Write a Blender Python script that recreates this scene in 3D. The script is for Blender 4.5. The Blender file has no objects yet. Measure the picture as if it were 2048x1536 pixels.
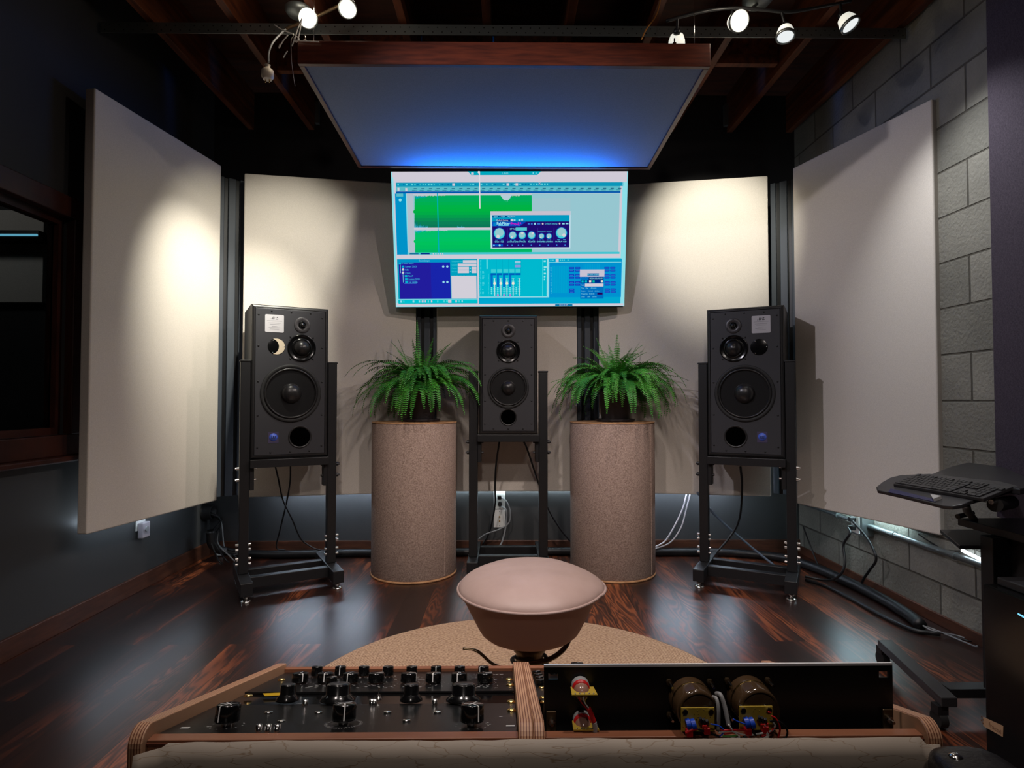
import bpy, bmesh, math, random
from mathutils import Vector, Matrix, Euler, noise
random.seed(7)
PI = math.pi
V = Vector
scn = bpy.context.scene
COL = scn.collection

# ---------------------------------------------------------------- camera
F = 1200.0
cam_d = bpy.data.cameras.new('camera'); cam = bpy.data.objects.new('camera', cam_d); COL.objects.link(cam)
cam_d.sensor_width = 36; cam_d.lens = F / 2048 * 36; cam_d.clip_start = 0.02
cam.location = (0, 0, 1)
cam.rotation_euler = Euler((math.radians(90 + 1.53), 0, math.radians(-0.716)))
scn.camera = cam
CR = cam.rotation_euler.to_matrix()
CP = V((0, 0, 1))
def ray(px, py): return CR @ V(((px - 1024) / F, -(py - 768) / F, -1))
def at(px, py, Y):
    d = ray(px, py); return CP + d * (Y / d.y)
def atx(px, py, X):
    d = ray(px, py); return CP + d * (X / d.x)
def grd(px, py, z=0.0):
    d = ray(px, py); return CP + d * ((z - 1) / d.z)
def onplane(px, py, p0, n):
    d = ray(px, py); return CP + d * ((p0 - CP).dot(n) / d.dot(n))

# ---------------------------------------------------------------- materials
def lin(c):
    return tuple(((v / 255) / 12.92 if v / 255 <= .04045 else ((v / 255 + .055) / 1.055) ** 2.4) for v in c) + (1,)
MATS = {}
def mat(name, rgb, rough=.6, metal=0, spec=.5, bump=None, noise_mix=None, coat=0, sheen=0, trans=0, ior=1.45, alpha=1, emit=None, es=0):
    """rgb in sRGB 0-255; bump=(scale, strength, dist); noise_mix=(rgb2, scale, stretch)"""
    if name in MATS: return MATS[name]
    m = bpy.data.materials.new(name); m.use_nodes = True; nt = m.node_tree; b = nt.nodes['Principled BSDF']
    b.inputs['Base Color'].default_value = lin(rgb); b.inputs['Roughness'].default_value = rough
    b.inputs['Metallic'].default_value = metal; b.inputs['Specular IOR Level'].default_value = spec
    b.inputs['Coat Weight'].default_value = coat; b.inputs['Sheen Weight'].default_value = sheen
    b.inputs['Transmission Weight'].default_value = trans; b.inputs['IOR'].default_value = ior
    if emit: b.inputs['Emission Color'].default_value = lin(emit); b.inputs['Emission Strength'].default_value = es
    if noise_mix or bump: tc = nt.nodes.new('ShaderNodeTexCoord')
    if noise_mix:
        mp = nt.nodes.new('ShaderNodeMapping'); mp.inputs['Scale'].default_value = noise_mix[2]
        nt.links.new(tc.outputs['Object'], mp.inputs[0])
        nz = nt.nodes.new('ShaderNodeTexNoise'); nz.inputs['Scale'].default_value = noise_mix[1]; nz.inputs['Detail'].default_value = 6
        nt.links.new(mp.outputs[0], nz.inputs['Vector'])
        rp = nt.nodes.new('ShaderNodeValToRGB'); rp.color_ramp.elements[0].position = .35; rp.color_ramp.elements[1].position = .65
        rp.color_ramp.elements[0].color = lin(rgb); rp.color_ramp.elements[1].color = lin(noise_mix[0])
        nt.links.new(nz.outputs[0], rp.inputs[0]); nt.links.new(rp.outputs[0], b.inputs['Base Color'])
    if bump:
        nz = nt.nodes.new('ShaderNodeTexNoise'); nz.inputs['Scale'].default_value = bump[0]; nz.inputs['Detail'].default_value = 4
        nt.links.new(tc.outputs['Object'], nz.inputs['Vector'])
        bp = nt.nodes.new('ShaderNodeBump'); bp.inputs['Strength'].default_value = bump[1]; bp.inputs['Distance'].default_value = bump[2]
        nt.links.new(nz.outputs[0], bp.inputs['Height']); nt.links.new(bp.outputs[0], b.inputs['Normal'])
    MATS[name] = m; return m
def emat(name, rgb, s=1.0):
    if name in MATS: return MATS[name]
    m = bpy.data.materials.new(name); m.use_nodes = True; nt = m.node_tree; nt.nodes.clear()
    e = nt.nodes.new('ShaderNodeEmission'); e.inputs[0].default_value = lin(rgb); e.inputs[1].default_value = s
    o = nt.nodes.new('ShaderNodeOutputMaterial'); nt.links.new(e.outputs[0], o.inputs[0]); MATS[name] = m; return m

def floor_mat():
    m = bpy.data.materials.new('rosewood_planks'); m.use_nodes = True; nt = m.node_tree; N = nt.nodes; L = nt.links; b = N['Principled BSDF']
    tc = N.new('ShaderNodeTexCoord')
    # planks run along Y : brick texture u = Y, v = X
    sp = N.new('ShaderNodeSeparateXYZ'); L.new(tc.outputs['Object'], sp.inputs[0])
    cb = N.new('ShaderNodeCombineXYZ'); L.new(sp.outputs[1], cb.inputs[0]); L.new(sp.outputs[0], cb.inputs[1])
    br = N.new('ShaderNodeTexBrick'); br.inputs['Scale'].default_value = 1; br.inputs['Brick Width'].default_value = 1.25; br.inputs['Row Height'].default_value = .125
    br.inputs['Mortar Size'].default_value = .0012; br.inputs['Mortar Smooth'].default_value = .2; br.offset = .37
    br.inputs['Color1'].default_value = (0, 0, 0, 1); br.inputs['Color2'].default_value = (1, 1, 1, 1); br.inputs['Mortar'].default_value = (.3, .3, .3, 1)
    L.new(cb.outputs[0], br.inputs['Vector'])
    # shift grain per plank
    ml = N.new('ShaderNodeVectorMath'); ml.operation = 'SCALE'; ml.inputs[3].default_value = 7.3; L.new(br.outputs['Color'], ml.inputs[0])
    ad = N.new('ShaderNodeVectorMath'); ad.operation = 'ADD'; L.new(tc.outputs['Object'], ad.inputs[0]); L.new(ml.outputs[0], ad.inputs[1])
    mp = N.new('ShaderNodeMapping'); mp.inputs['Scale'].default_value = (1, .11, 1); L.new(ad.outputs[0], mp.inputs[0])
    n1 = N.new('ShaderNodeTexNoise'); n1.inputs['Scale'].default_value = 9; n1.inputs['Detail'].default_value = 3; n1.inputs['Distortion'].default_value = .6; L.new(mp.outputs[0], n1.inputs['Vector'])
    # rings out of the noise field give cathedral figures
    mm = N.new('ShaderNodeMath'); mm.operation = 'MULTIPLY'; mm.inputs[1].default_value = 95; L.new(n1.outputs[0], mm.inputs[0])
    sn = N.new('ShaderNodeMath'); sn.operation = 'SINE'; L.new(mm.outputs[0], sn.inputs[0])
    n2 = N.new('ShaderNodeTexNoise'); n2.inputs['Scale'].default_value = 5; n2.inputs['Detail'].default_value = 2; L.new(mp.outputs[0], n2.inputs['Vector'])
    r2 = N.new('ShaderNodeValToRGB'); r2.color_ramp.elements[0].position = .42; r2.color_ramp.elements[1].position = .66
    L.new(n2.outputs[0], r2.inputs[0])
    ma = N.new('ShaderNodeMath'); ma.operation = 'MULTIPLY_ADD'; ma.inputs[1].default_value = .26; ma.inputs[2].default_value = .45; L.new(sn.outputs[0], ma.inputs[0])
    mu = N.new('ShaderNodeMath'); mu.operation = 'MULTIPLY'; L.new(ma.outputs[0], mu.inputs[0]); L.new(r2.outputs[0], mu.inputs[1])
    pv = N.new('ShaderNodeMath'); pv.operation = 'MULTIPLY_ADD'; pv.inputs[1].default_value = .22; L.new(br.outputs['Color'], pv.inputs[0]); L.new(mu.outputs[0], pv.inputs[2])
    rp = N.new('ShaderNodeValToRGB'); e = rp.color_ramp.elements
    e[0].position = 0; e[0].color = lin((26, 14, 11)); e[1].position = .85; e[1].color = lin((150, 82, 46))
    x = e.new(.25); x.color = lin((46, 24, 17)); x = e.new(.5); x.color = lin((96, 48, 27))
    L.new(pv.outputs[0], rp.inputs[0])
    mx = N.new('ShaderNodeMix'); mx.data_type = 'RGBA'; mx.inputs['B'].default_value = lin((14, 8, 6)); L.new(br.outputs['Fac'], mx.inputs['Factor']); L.new(rp.outputs[0], mx.inputs['A'])
    L.new(mx.outputs['Result'], b.inputs['Base Color'])
    b.inputs['Roughness'].default_value = .32; b.inputs['Specular IOR Level'].default_value = .8
    bp = N.new('ShaderNodeBump'); bp.inputs['Strength'].default_value = .12; bp.inputs['Distance'].default_value = .002; bp.invert = True
    L.new(br.outputs['Fac'], bp.inputs['Height']); L.new(bp.outputs[0], b.inputs['Normal'])
    return m
def block_mat():
    m = bpy.data.materials.new('painted_block'); m.use_nodes = True; nt = m.node_tree; N = nt.nodes; L = nt.links; b = N['Principled BSDF']
    tc = N.new('ShaderNodeTexCoord'); sp = N.new('ShaderNodeSeparateXYZ'); L.new(tc.outputs['Object'], sp.inputs[0])
    ay = N.new('ShaderNodeMath'); ay.operation = 'ADD'; ay.inputs[1].default_value = 10.12; L.new(sp.outputs[1], ay.inputs[0])
    az = N.new('ShaderNodeMath'); az.operation = 'ADD'; az.inputs[1].default_value = 0.02; L.new(sp.outputs[2], az.inputs[0])
    cb = N.new('ShaderNodeCombineXYZ'); L.new(ay.outputs[0], cb.inputs[0]); L.new(az.outputs[0], cb.inputs[1])
    br = N.new('ShaderNodeTexBrick'); br.inputs['Scale'].default_value = 1; br.inputs['Brick Width'].default_value = .406; br.inputs['Row Height'].default_value = .203
    br.inputs['Mortar Size'].default_value = .006; br.inputs['Mortar Smooth'].default_value = .6
    br.inputs['Color1'].default_value = lin((122, 120, 110)); br.inputs['Color2'].default_value = lin((146, 143, 132)); br.inputs['Mortar'].default_value = lin((88, 84, 74))
    L.new(cb.outputs[0], br.inputs['Vector'])
    nz = N.new('ShaderNodeTexNoise'); nz.inputs['Scale'].default_value = 5; nz.inputs['Detail'].default_value = 8; L.new(tc.outputs['Object'], nz.inputs['Vector'])
    mx = N.new('ShaderNodeMix'); mx.data_type = 'RGBA'; mx.blend_type = 'MULTIPLY'; mx.inputs['Factor'].default_value = .55
    L.new(br.outputs['Color'], mx.inputs['A']); L.new(nz.outputs[0], mx.inputs['B']); L.new(mx.outputs['Result'], b.inputs['Base Color'])
    n3 = N.new('ShaderNodeTexNoise'); n3.inputs['Scale'].default_value = 70; n3.inputs['Detail'].default_value = 6; L.new(tc.outputs['Object'], n3.inputs['Vector'])
    ms = N.new('ShaderNodeMath'); ms.operation = 'MULTIPLY_ADD'; ms.inputs[1].default_value = -1.6; L.new(br.outputs['Fac'], ms.inputs[0]); L.new(n3.outputs[0], ms.inputs[2])
    bp = N.new('ShaderNodeBump'); bp.inputs['Strength'].default_value = .8; bp.inputs['Distance'].default_value = .006
    L.new(ms.outputs[0], bp.inputs['Height']); L.new(bp.outputs[0], b.inputs['Normal']); b.inputs['Roughness'].default_value = .8
    return m
def weave_mat(name, c1, c2, scale=420, rough=.9, mottled=None):
    m = bpy.data.materials.new(name); m.use_nodes = True; nt = m.node_tree; N = nt.nodes; L = nt.links; b = N['Principled BSDF']
    tc = N.new('ShaderNodeTexCoord'); mp = N.new('ShaderNodeMapping'); mp.inputs['Scale'].default_value = (1, 1, 3.5); L.new(tc.outputs['Object'], mp.inputs[0])
    mp2 = N.new('ShaderNodeMapping'); mp2.inputs['Scale'].default_value = (3.5, 3.5, 1); L.new(tc.outputs['Object'], mp2.inputs[0])
    a = N.new('ShaderNodeTexNoise'); a.inputs['Scale'].default_value = scale / 4; a.inputs['Detail'].default_value = 3; L.new(mp.outputs[0], a.inputs['Vector'])
    c = N.new('ShaderNodeTexNoise'); c.inputs['Scale'].default_value = scale / 4; c.inputs['Detail'].default_value = 3; L.new(mp2.outputs[0], c.inputs['Vector'])
    ad = N.new('ShaderNodeMath'); ad.operation = 'ADD'; L.new(a.outputs[0], ad.inputs[0]); L.new(c.outputs[0], ad.inputs[1])
    rp = N.new('ShaderNodeValToRGB'); rp.color_ramp.elements[0].position = .38; rp.color_ramp.elements[1].position = .62
    hf = N.new('ShaderNodeMath'); hf.operation = 'MULTIPLY'; hf.inputs[1].default_value = .5; L.new(ad.outputs[0], hf.inputs[0]); L.new(hf.outputs[0], rp.inputs[0])
    rp.color_ramp.elements[0].color = lin(c1); rp.color_ramp.elements[1].color = lin(c2)
    L.new(rp.outputs[0], b.inputs['Base Color']); b.inputs['Roughness'].default_value = rough; b.inputs['Specular IOR Level'].default_value = .2
    bp = N.new('ShaderNodeBump'); bp.inputs['Strength'].default_value = .25; bp.inputs['Distance'].default_value = .001
    L.new(hf.outputs[0], bp.inputs['Height']); L.new(bp.outputs[0], b.inputs['Normal'])
    return m
def rug_mat():
    m = bpy.data.materials.new('jute_braid'); m.use_nodes = True; nt = m.node_tree; N = nt.nodes; L = nt.links; b = N['Principled BSDF']
    tc = N.new('ShaderNodeTexCoord')
    w = N.new('ShaderNodeTexWave'); w.wave_type = 'RINGS'; w.rings_direction = 'Z'; w.inputs['Scale'].default_value = 32; w.inputs['Distortion'].default_value = .6; w.inputs['Detail Scale'].default_value = 12
    L.new(tc.outputs['Object'], w.inputs['Vector'])
    nz = N.new('ShaderNodeTexNoise'); nz.inputs['Scale'].default_value = 110; nz.inputs['Detail'].default_value = 3; L.new(tc.outputs['Object'], nz.inputs['Vector'])
    ad = N.new('ShaderNodeMath'); ad.operation = 'MULTIPLY_ADD'; ad.inputs[1].default_value = .3; L.new(w.outputs['Fac'], ad.inputs[0]); L.new(nz.outputs[0], ad.inputs[2])
    rp = N.new('ShaderNodeValToRGB'); rp.color_ramp.elements[0].position = .38; rp.color_ramp.elements[1].position = .85
    rp.color_ramp.elements[0].color = lin((148, 114, 90)); rp.color_ramp.elements[1].color = lin((214, 182, 152)); L.new(ad.outputs[0], rp.inputs[0]); L.new(rp.outputs[0], b.inputs['Base Color'])
    bp = N.new('ShaderNodeBump'); bp.inputs['Strength'].default_value = .6; bp.inputs['Distance'].default_value = .004; L.new(ad.outputs[0], bp.inputs['Height']); L.new(bp.outputs[0], b.inputs['Normal'])
    b.inputs['Roughness'].default_value = .95; b.inputs['Specular IOR Level'].default_value = .1
    return m
def ply_mat():
    """plywood edge: plies stacked across X (object space)"""
    m = bpy.data.materials.new('plywood_edge'); m.use_nodes = True; nt = m.node_tree; N = nt.nodes; L = nt.links; b = N['Principled BSDF']
    tc = N.new('ShaderNodeTexCoord'); sp = N.new('ShaderNodeSeparateXYZ'); L.new(tc.outputs['Object'], sp.inputs[0])
    mu = N.new('ShaderNodeMath'); mu.operation = 'MULTIPLY'; mu.inputs[1].default_value = 2 * PI / .0036; L.new(sp.outputs[0], mu.inputs[0])
    nz = N.new('ShaderNodeTexNoise'); nz.inputs['Scale'].default_value = 30; L.new(tc.outputs['Object'], nz.inputs['Vector'])
    ad = N.new('ShaderNodeMath'); ad.operation = 'MULTIPLY_ADD'; ad.inputs[1].default_value = 1.3; L.new(nz.outputs[0], ad.inputs[0]); L.new(mu.outputs[0], ad.inputs[2])
    sn = N.new('ShaderNodeMath'); sn.operation = 'SINE'; L.new(ad.outputs[0], sn.inputs[0])
    m2 = N.new('ShaderNodeMath'); m2.operation = 'MULTIPLY_ADD'; m2.inputs[1].default_value = .5; m2.inputs[2].default_value = .5; L.new(sn.outputs[0], m2.inputs[0])
    rp = N.new('ShaderNodeValToRGB'); rp.color_ramp.elements[0].color = lin((116, 68, 48)); rp.color_ramp.elements[1].color = lin((196, 152, 120)); rp.color_ramp.elements[0].position = .1; rp.color_ramp.elements[1].position = .5
    L.new(m2.outputs[0], rp.inputs[0]); L.new(rp.outputs[0], b.inputs['Base Color']); b.inputs['Roughness'].default_value = .42
    return m
def leather_mat():
    m = bpy.data.materials.new('crackled_leather'); m.use_nodes = True; nt = m.node_tree; N = nt.nodes; L = nt.links; b = N['Principled BSDF']
    tc = N.new('ShaderNodeTexCoord'); mp = N.new('ShaderNodeMapping'); mp.inputs['Scale'].default_value = (.55, 1, 2.2); mp.inputs['Rotation'].default_value = (0, .25, 0); L.new(tc.outputs['Object'], mp.inputs[0])
    n0 = N.new('ShaderNodeTexNoise'); n0.inputs['Scale'].default_value = 14; n0.inputs['Detail'].default_value = 3; L.new(mp.outputs[0], n0.inputs['Vector'])
    mx0 = N.new('ShaderNodeMix'); mx0.data_type = 'RGBA'; mx0.inputs['Factor'].default_value = .12; L.new(mp.outputs[0], mx0.inputs['A']); L.new(n0.outputs['Color'], mx0.inputs['B'])
    vo = N.new('ShaderNodeTexVoronoi'); vo.feature = 'DISTANCE_TO_EDGE'; vo.inputs['Scale'].default_value = 26; L.new(mx0.outputs['Result'], vo.inputs['Vector'])
    rp = N.new('ShaderNodeValToRGB'); rp.color_ramp.elements[0].color = lin((140, 120, 98)); rp.color_ramp.elements[1].color = lin((168, 156, 142)); rp.color_ramp.elements[1].position = .02
    L.new(vo.outputs['Distance'], rp.inputs[0]); L.new(rp.outputs[0], b.inputs['Base Color']); b.inputs['Roughness'].default_value = .6
    bp = N.new('ShaderNodeBump'); bp.inputs['Strength'].default_value = .3; bp.inputs['Distance'].default_value = .001; L.new(rp.outputs[0], bp.inputs['Height']); L.new(bp.outputs[0], b.inputs['Normal'])
    return m
M_FLOOR = floor_mat(); M_BLOCK = block_mat(); M_RUG = rug_mat(); M_PLY = ply_mat(); M_LEATHER = leather_mat()
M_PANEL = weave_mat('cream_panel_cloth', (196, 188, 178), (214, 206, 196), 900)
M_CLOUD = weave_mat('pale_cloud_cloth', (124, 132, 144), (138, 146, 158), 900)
M_LINEN = weave_mat('oatmeal_linen', (122, 102, 92), (176, 154, 142), 420)
M_DARKCLOTH = weave_mat('charcoal_cloth', (52, 46, 56), (74, 66, 76), 500)
M_WALL = mat('slate_wall_paint', (62, 63, 64), .5, bump=(60, .05, .002))
M_WALLUP = mat('dark_wall_paint', (44, 43, 44), .7)
M_JOIST = mat('stained_joist', (110, 56, 26), .6, noise_mix=((66, 30, 15), 6, (6, .5, 6)))
M_DECK = mat('ceiling_deck', (74, 36, 20), .7, noise_mix=((50, 24, 14), 4, (1, 6, 1)))
M_BASEB = mat('brown_baseboard', (86, 52, 36), .45, noise_mix=((66, 38, 26), 8, (1, 1, 8)))
M_REDWOOD = mat('redwood_frame', (98, 42, 24), .38, noise_mix=((70, 28, 17), 9, (1, 1, 10)))
M_WINWOOD = mat('window_wood', (66, 30, 20), .45, noise_mix=((48, 22, 15), 9, (8, 1, 1)))
M_BLACK = mat('satin_black_cabinet', (30, 29, 30), .42, bump=(900, .12, .0005))
M_BAFFLE = mat('baffle_grey', (46, 46, 50), .5, bump=(900, .1, .0005))
M_STEEL = mat('black_steel', (24, 24, 26), .4)
M_GLOSSBLACK = mat('gloss_black', (12, 12, 13), .16)
M_KNOB = mat('black_knob', (10, 10, 11), .22, coat=.4)
M_RUBBER = mat('black_rubber', (22, 22, 23), .6)
M_CONE = mat('cone_paper', (30, 30, 31), .26, coat=.6)
M_DOME = mat('dome_cap', (34, 33, 34), .3)
M_CHROME = mat('chrome', (220, 218, 215), .18, 1)
M_BRASS = mat('brass', (225, 190, 120), .25, 1)
M_WHITE = mat('white_plastic', (215, 214, 210), .4)
M_STICKER = mat('silver_sticker', (186, 184, 188), .35)
M_PRINT = mat('black_print', (20, 20, 22), .6)
M_PRINTG = mat('grey_print', (130, 130, 134), .6)
M_BLUE = mat('blue_badge', (70, 96, 196), .4)
M_MARK = mat('white_mark', (220, 220, 218), .5)
M_CABLE = mat('black_cable', (16, 16, 18), .45)
M_GCABLE = mat('grey_cable', (120, 122, 124), .45)
M_WCABLE = mat('white_cable', (196, 192, 196), .45)
M_FERN = mat('fern_green', (74, 160, 44), .5, noise_mix=((40, 116, 38), 7, (1, 1, 1)))
M_STEM = mat('fern_stem', (78, 82, 34), .6)
M_SOIL = mat('dark_soil', (30, 22, 18), .95)
M_POT = mat('dark_pot', (34, 28, 30), .55)
M_TANTOP = mat('tan_fibre_top', (196, 150, 108), .8, noise_mix=((170, 126, 88), 30, (1, 1, 1)))
M_HIDE = mat('blush_hide', (176, 152, 146), .5, bump=(26, .25, .004), noise_mix=((158, 134, 126), 5, (1, 1, 1)))
M_SUEDE = mat('taupe_hide_side', (162, 124, 112), .7, bump=(300, .1, .001))
M_GALV = mat('galvanised_steel', (128, 134, 134), .4, .8)
M_PCB = mat('yellow_circuit_board', (186, 158, 60), .45)
M_RED = mat('red_plastic', (190, 26, 30), .4)
M_BLUEP = mat('blue_plastic', (24, 70, 190), .35)
M_SMOKE = mat('smoked_plastic', (120, 92, 62), .1, trans=.75, ior=1.3)
M_GREYP = mat('grey_plastic', (150, 150, 150), .4)
M_GLASS = mat('window_glass', (235, 240, 240), .02, trans=1, ior=1.05)
M_FROST = mat('frosted_cup', (240, 235, 225), .3, emit=(255, 244, 222), es=1.4)
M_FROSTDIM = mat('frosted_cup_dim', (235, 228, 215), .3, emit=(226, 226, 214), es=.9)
M_BULB = emat('lit_bulb', (255, 246, 226), 14)
M_DARKPLY = mat('charcoal_laminate', (38, 37, 39), .38)
M_BRONZE = mat('bronze_metal', (92, 76, 56), .35, .8)

# ---------------------------------------------------------------- mesh builder
ROOT = {}   # object -> world matrix of its thing
class MB:
    def __init__(s): s.v = []; s.f = []; s.m = []; s.s = []
    def add(s, vs, fs, mi=0, smooth=False, M=None):
        o = len(s.v)
        s.v += [(M @ V(p)) if M else V(p) for p in vs]
        for f in fs: s.f.append([o + i for i in f]); s.m.append(mi); s.s.append(smooth)
        return s
    def box(s, c, size, M=None, mi=0):
        x, y, z = [k / 2 for k in size]; c = V(c)
        vs = [c + V((a * x, b * y, d * z)) for a in (-1, 1) for b in (-1, 1) for d in (-1, 1)]
        return s.add(vs, [(0, 1, 3, 2), (4, 6, 7, 5), (0, 4, 5, 1), (2, 3, 7, 6), (0, 2, 6, 4), (1, 5, 7, 3)], mi, False, M)
    def b2(s, a, b, M=None, mi=0):
        a = V(a); b = V(b); return s.box((a + b) / 2, [abs(k) for k in (b - a)], M, mi)
    def lathe(s, prof, n=32, M=None, mi=0, smooth=True, cap=True):
        vs = []; fs = []
        for r, z in prof:
            for i in range(n): a = 2 * PI * i / n; vs.append((r * math.cos(a), r * math.sin(a), z))
        for k in range(len(prof) - 1):
            for i in range(n):
                j = (i + 1) % n; fs.append((k * n + i, k * n + j, (k + 1) * n + j, (k + 1) * n + i))
        s.add(vs, fs, mi, smooth, M)
        if cap:
            if prof[0][0] > 1e-6: s.add([v for v in vs[:n]], [list(range(n))[::-1]], mi, False, M)
            if prof[-1][0] > 1e-6: s.add([v for v in vs[-n:]], [list(range(n))], mi, False, M)
        return s
    def cyl(s, p, q, r, n=16, mi=0, r2=None):
        p = V(p); q = V(q); d = q - p; M = Matrix.Translation(p) @ d.to_track_quat('Z', 'Y').to_matrix().to_4x4()
        return s.lathe([(r, 0), (r if r2 is None else r2, d.length)], n, M, mi)
    def tube(s, pts, r, n=8, mi=0, steps=8, flat=1.0):
        P = smooth_path([V(p) for p in pts], steps) if steps > 1 and len(pts) > 2 else [V(p) for p in pts]
        vs = []; fs = []; up = V((0, 0, 1)); prev = None
        for i, p in enumerate(P):
            t = (P[min(i + 1, len(P) - 1)] - P[max(i - 1, 0)]).normalized()
            a = prev if prev else (up if abs(t.z) < .9 else V((1, 0, 0)))
            a = (a - t * a.dot(t)); a = a.normalized() if a.length > 1e-5 else t.orthogonal().normalized()
            prev = a; b = t.cross(a)
            rr = r(i / (len(P) - 1)) if callable(r) else r
            for k in range(n): th = 2 * PI * k / n; vs.append(p + a * math.cos(th) * rr * flat + b * math.sin(th) * rr)
        for i in range(len(P) - 1):
            for k in range(n): j = (k + 1) % n; fs.append((i * n + k, i * n + j, (i + 1) * n + j, (i + 1) * n + k))
        fs.append(list(range(n))[::-1]); fs.append([(len(P) - 1) * n + k for k in range(n)])
        return s.add(vs, fs, mi, True)
    def loft(s, loops, mi=0, smooth=False, caps=True, M=None):
        n = len(loops[0]); vs = [p for l in loops for p in l]; fs = []
        for k in range(len(loops) - 1):
            for i in range(n): j = (i + 1) % n; fs.append((k * n + i, k * n + j, (k + 1) * n + j, (k + 1) * n + i))
        if caps: fs.append(list(range(n))[::-1]); fs.append([(len(loops) - 1) * n + i for i in range(n)])
        return s.add(vs, fs, mi, smooth, M)
    def prism(s, poly, h0, h1, axis='z', M=None, mi=0):
        def P(a, b, h): return {'z': (a, b, h), 'x': (h, a, b), 'y': (a, h, b)}[axis]
        return s.loft([[P(a, b, h0) for a, b in poly], [P(a, b, h1) for a, b in poly]], mi, False, True, M)
    def quad(s, a, b, c, d, mi=0): return s.add([a, b, c, d], [(0, 1, 2, 3)], mi)
    def text(s, txt, size, M, mi=0, align='CENTER', extrude=0.0, bold=0.0):
        cu = bpy.data.curves.new('t', 'FONT'); cu.body = txt; cu.size = size; cu.align_x = align; cu.align_y = 'CENTER'; cu.resolution_u = 2
        cu.extrude = extrude; cu.offset = bold
        ob = bpy.data.objects.new('t', cu); COL.objects.link(ob)
        bpy.context.view_layer.update()
        me = bpy.data.meshes.new_from_object(ob)
        s.add([v.co.copy() for v in me.vertices], [list(p.vertices) for p in me.polygons], mi, False, M)
        bpy.data.objects.remove(ob); bpy.data.curves.remove(cu); bpy.data.meshes.remove(me); return s
    def build(s, name, mats, parent=None, local=False, bevel=0, seg=2, fixn=True):
        if not isinstance(mats, (list, tuple)): mats = [mats]
        vs = s.v
        loc = V((0, 0, 0))
        if parent is not None:
            Mw = ROOT[parent]
            if not local: inv = Mw.inverted(); vs = [inv @ p for p in vs]
        elif not local:
            lo = V([min(p[i] for p in vs) for i in range(3)]); hi = V([max(p[i] for p in vs) for i in range(3)])
            loc = V(((lo.x + hi.x) / 2, (lo.y + hi.y) / 2, lo.z)); vs = [p - loc for p in vs]
            Mw = Matrix.Translation(loc)
        else: Mw = Matrix.Identity(4)
        me = bpy.data.meshes.new(name); me.from_pydata([tuple(p) for p in vs], [], s.f)
        for m in mats: me.materials.append(m)
        me.polygons.foreach_set('material_index', s.m); me.polygons.foreach_set('use_smooth', s.s)
        if fixn:
            bm = bmesh.new(); bm.from_mesh(me); bmesh.ops.recalc_face_normals(bm, faces=bm.faces); bm.to_mesh(me); bm.free()
        me.update()
        o = bpy.data.objects.new(name, me); COL.objects.link(o); o.location = loc
        if parent is not None: o.parent = parent
        ROOT[o] = Mw
        if bevel:
            b = o.modifiers.new('bevel', 'BEVEL'); b.width = bevel; b.segments = seg; b.limit_method = 'ANGLE'; b.angle_limit = .6
        return o
def smooth_path(P, n):
    out = []
    for i in range(len(P) - 1):
        p0 = P[i - 1] if i else P[0] * 2 - P[1]; p1 = P[i]; p2 = P[i + 1]; p3 = P[i + 2] if i + 2 < len(P) else P[-1] * 2 - P[-2]
        for k in range(n):
            t = k / n; out.append(.5 * ((2 * p1) + (p2 - p0) * t + (2 * p0 - 5 * p1 + 4 * p2 - p3) * t * t + (3 * p1 - p0 - 3 * p2 + p3) * t ** 3))
    out.append(P[-1]); return out
def tag(o, label, cat, group=None, kind=None):
    o['label'] = label; o['category'] = cat
    if group: o['group'] = group
    if kind: o['kind'] = kind
    return o
def thing(name, loc, label, cat, rz=0, group=None):
    o = bpy.data.objects.new(name, None); COL.objects.link(o); o.location = loc; o.rotation_euler = (0, 0, rz); o.empty_display_size = .05
    ROOT[o] = Matrix.Translation(V(loc)) @ Matrix.Rotation(rz, 4, 'Z')
    return tag(o, label, cat, group)
def struct(o): o['kind'] = 'structure'; return o
def lab(o, l): o['label'] = l; return o
def kids(o): return [c for c in bpy.data.objects if c.parent == o]
def copy_tree(o, parent=None):
    c = o.copy(); COL.objects.link(c)
    if parent is not None: c.parent = parent
    for ch in kids(o): copy_tree(ch, c)
    return c

# ================================================================ ROOM
XL, XR, YB, YF = -1.92, 1.94, 3.95, -2.6
ZJ, ZC = 2.79, 3.04
struct(MB().b2((XL - .1, YF - .1, -.1), (XR + .2, YB + .1, 0)).build('floor', M_FLOOR, local=True))
o = struct(MB().b2((XL - .1, YF - .1, ZC), (XR + .2, YB + .1, ZC + .06)).build('ceiling', M_DECK, local=True))
# back wall : slate lower, dark upper
b = MB(); b.b2((XL - .1, YB, 0), (XR + .2, YB + .1, 1.6)); b.b2((XL - .1, YB, 1.6), (XR + .2, YB + .1, ZC), mi=1)
struct(b.build('wall_back', [M_WALL, M_WALLUP], local=True))
struct(MB().b2((XL - .1, YF - .1, 0), (XR + .2, YF, ZC)).build('wall_front', M_WALLUP, local=True))
struct(MB().b2((XR, YF, 0), (XR + .2, YB, ZC)).build('wall_right', M_BLOCK, local=True))
# left wall with the window opening
WY0, WY1, WZ0, WZ1 = 1.05, 2.66, .85, 1.80
b = MB()
b.b2((XL - .1, YF, 0), (XL, YB, WZ0)); b.b2((XL - .1, YF, WZ1), (XL, YB, ZC), mi=1)
b.b2((XL - .1, YF, WZ0), (XL, WY0, WZ1), mi=1); b.b2((XL - .1, WY1, WZ0), (XL, YB, WZ1))
struct(b.build('wall_left', [M_WALL, M_WALLUP], local=True))
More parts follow.
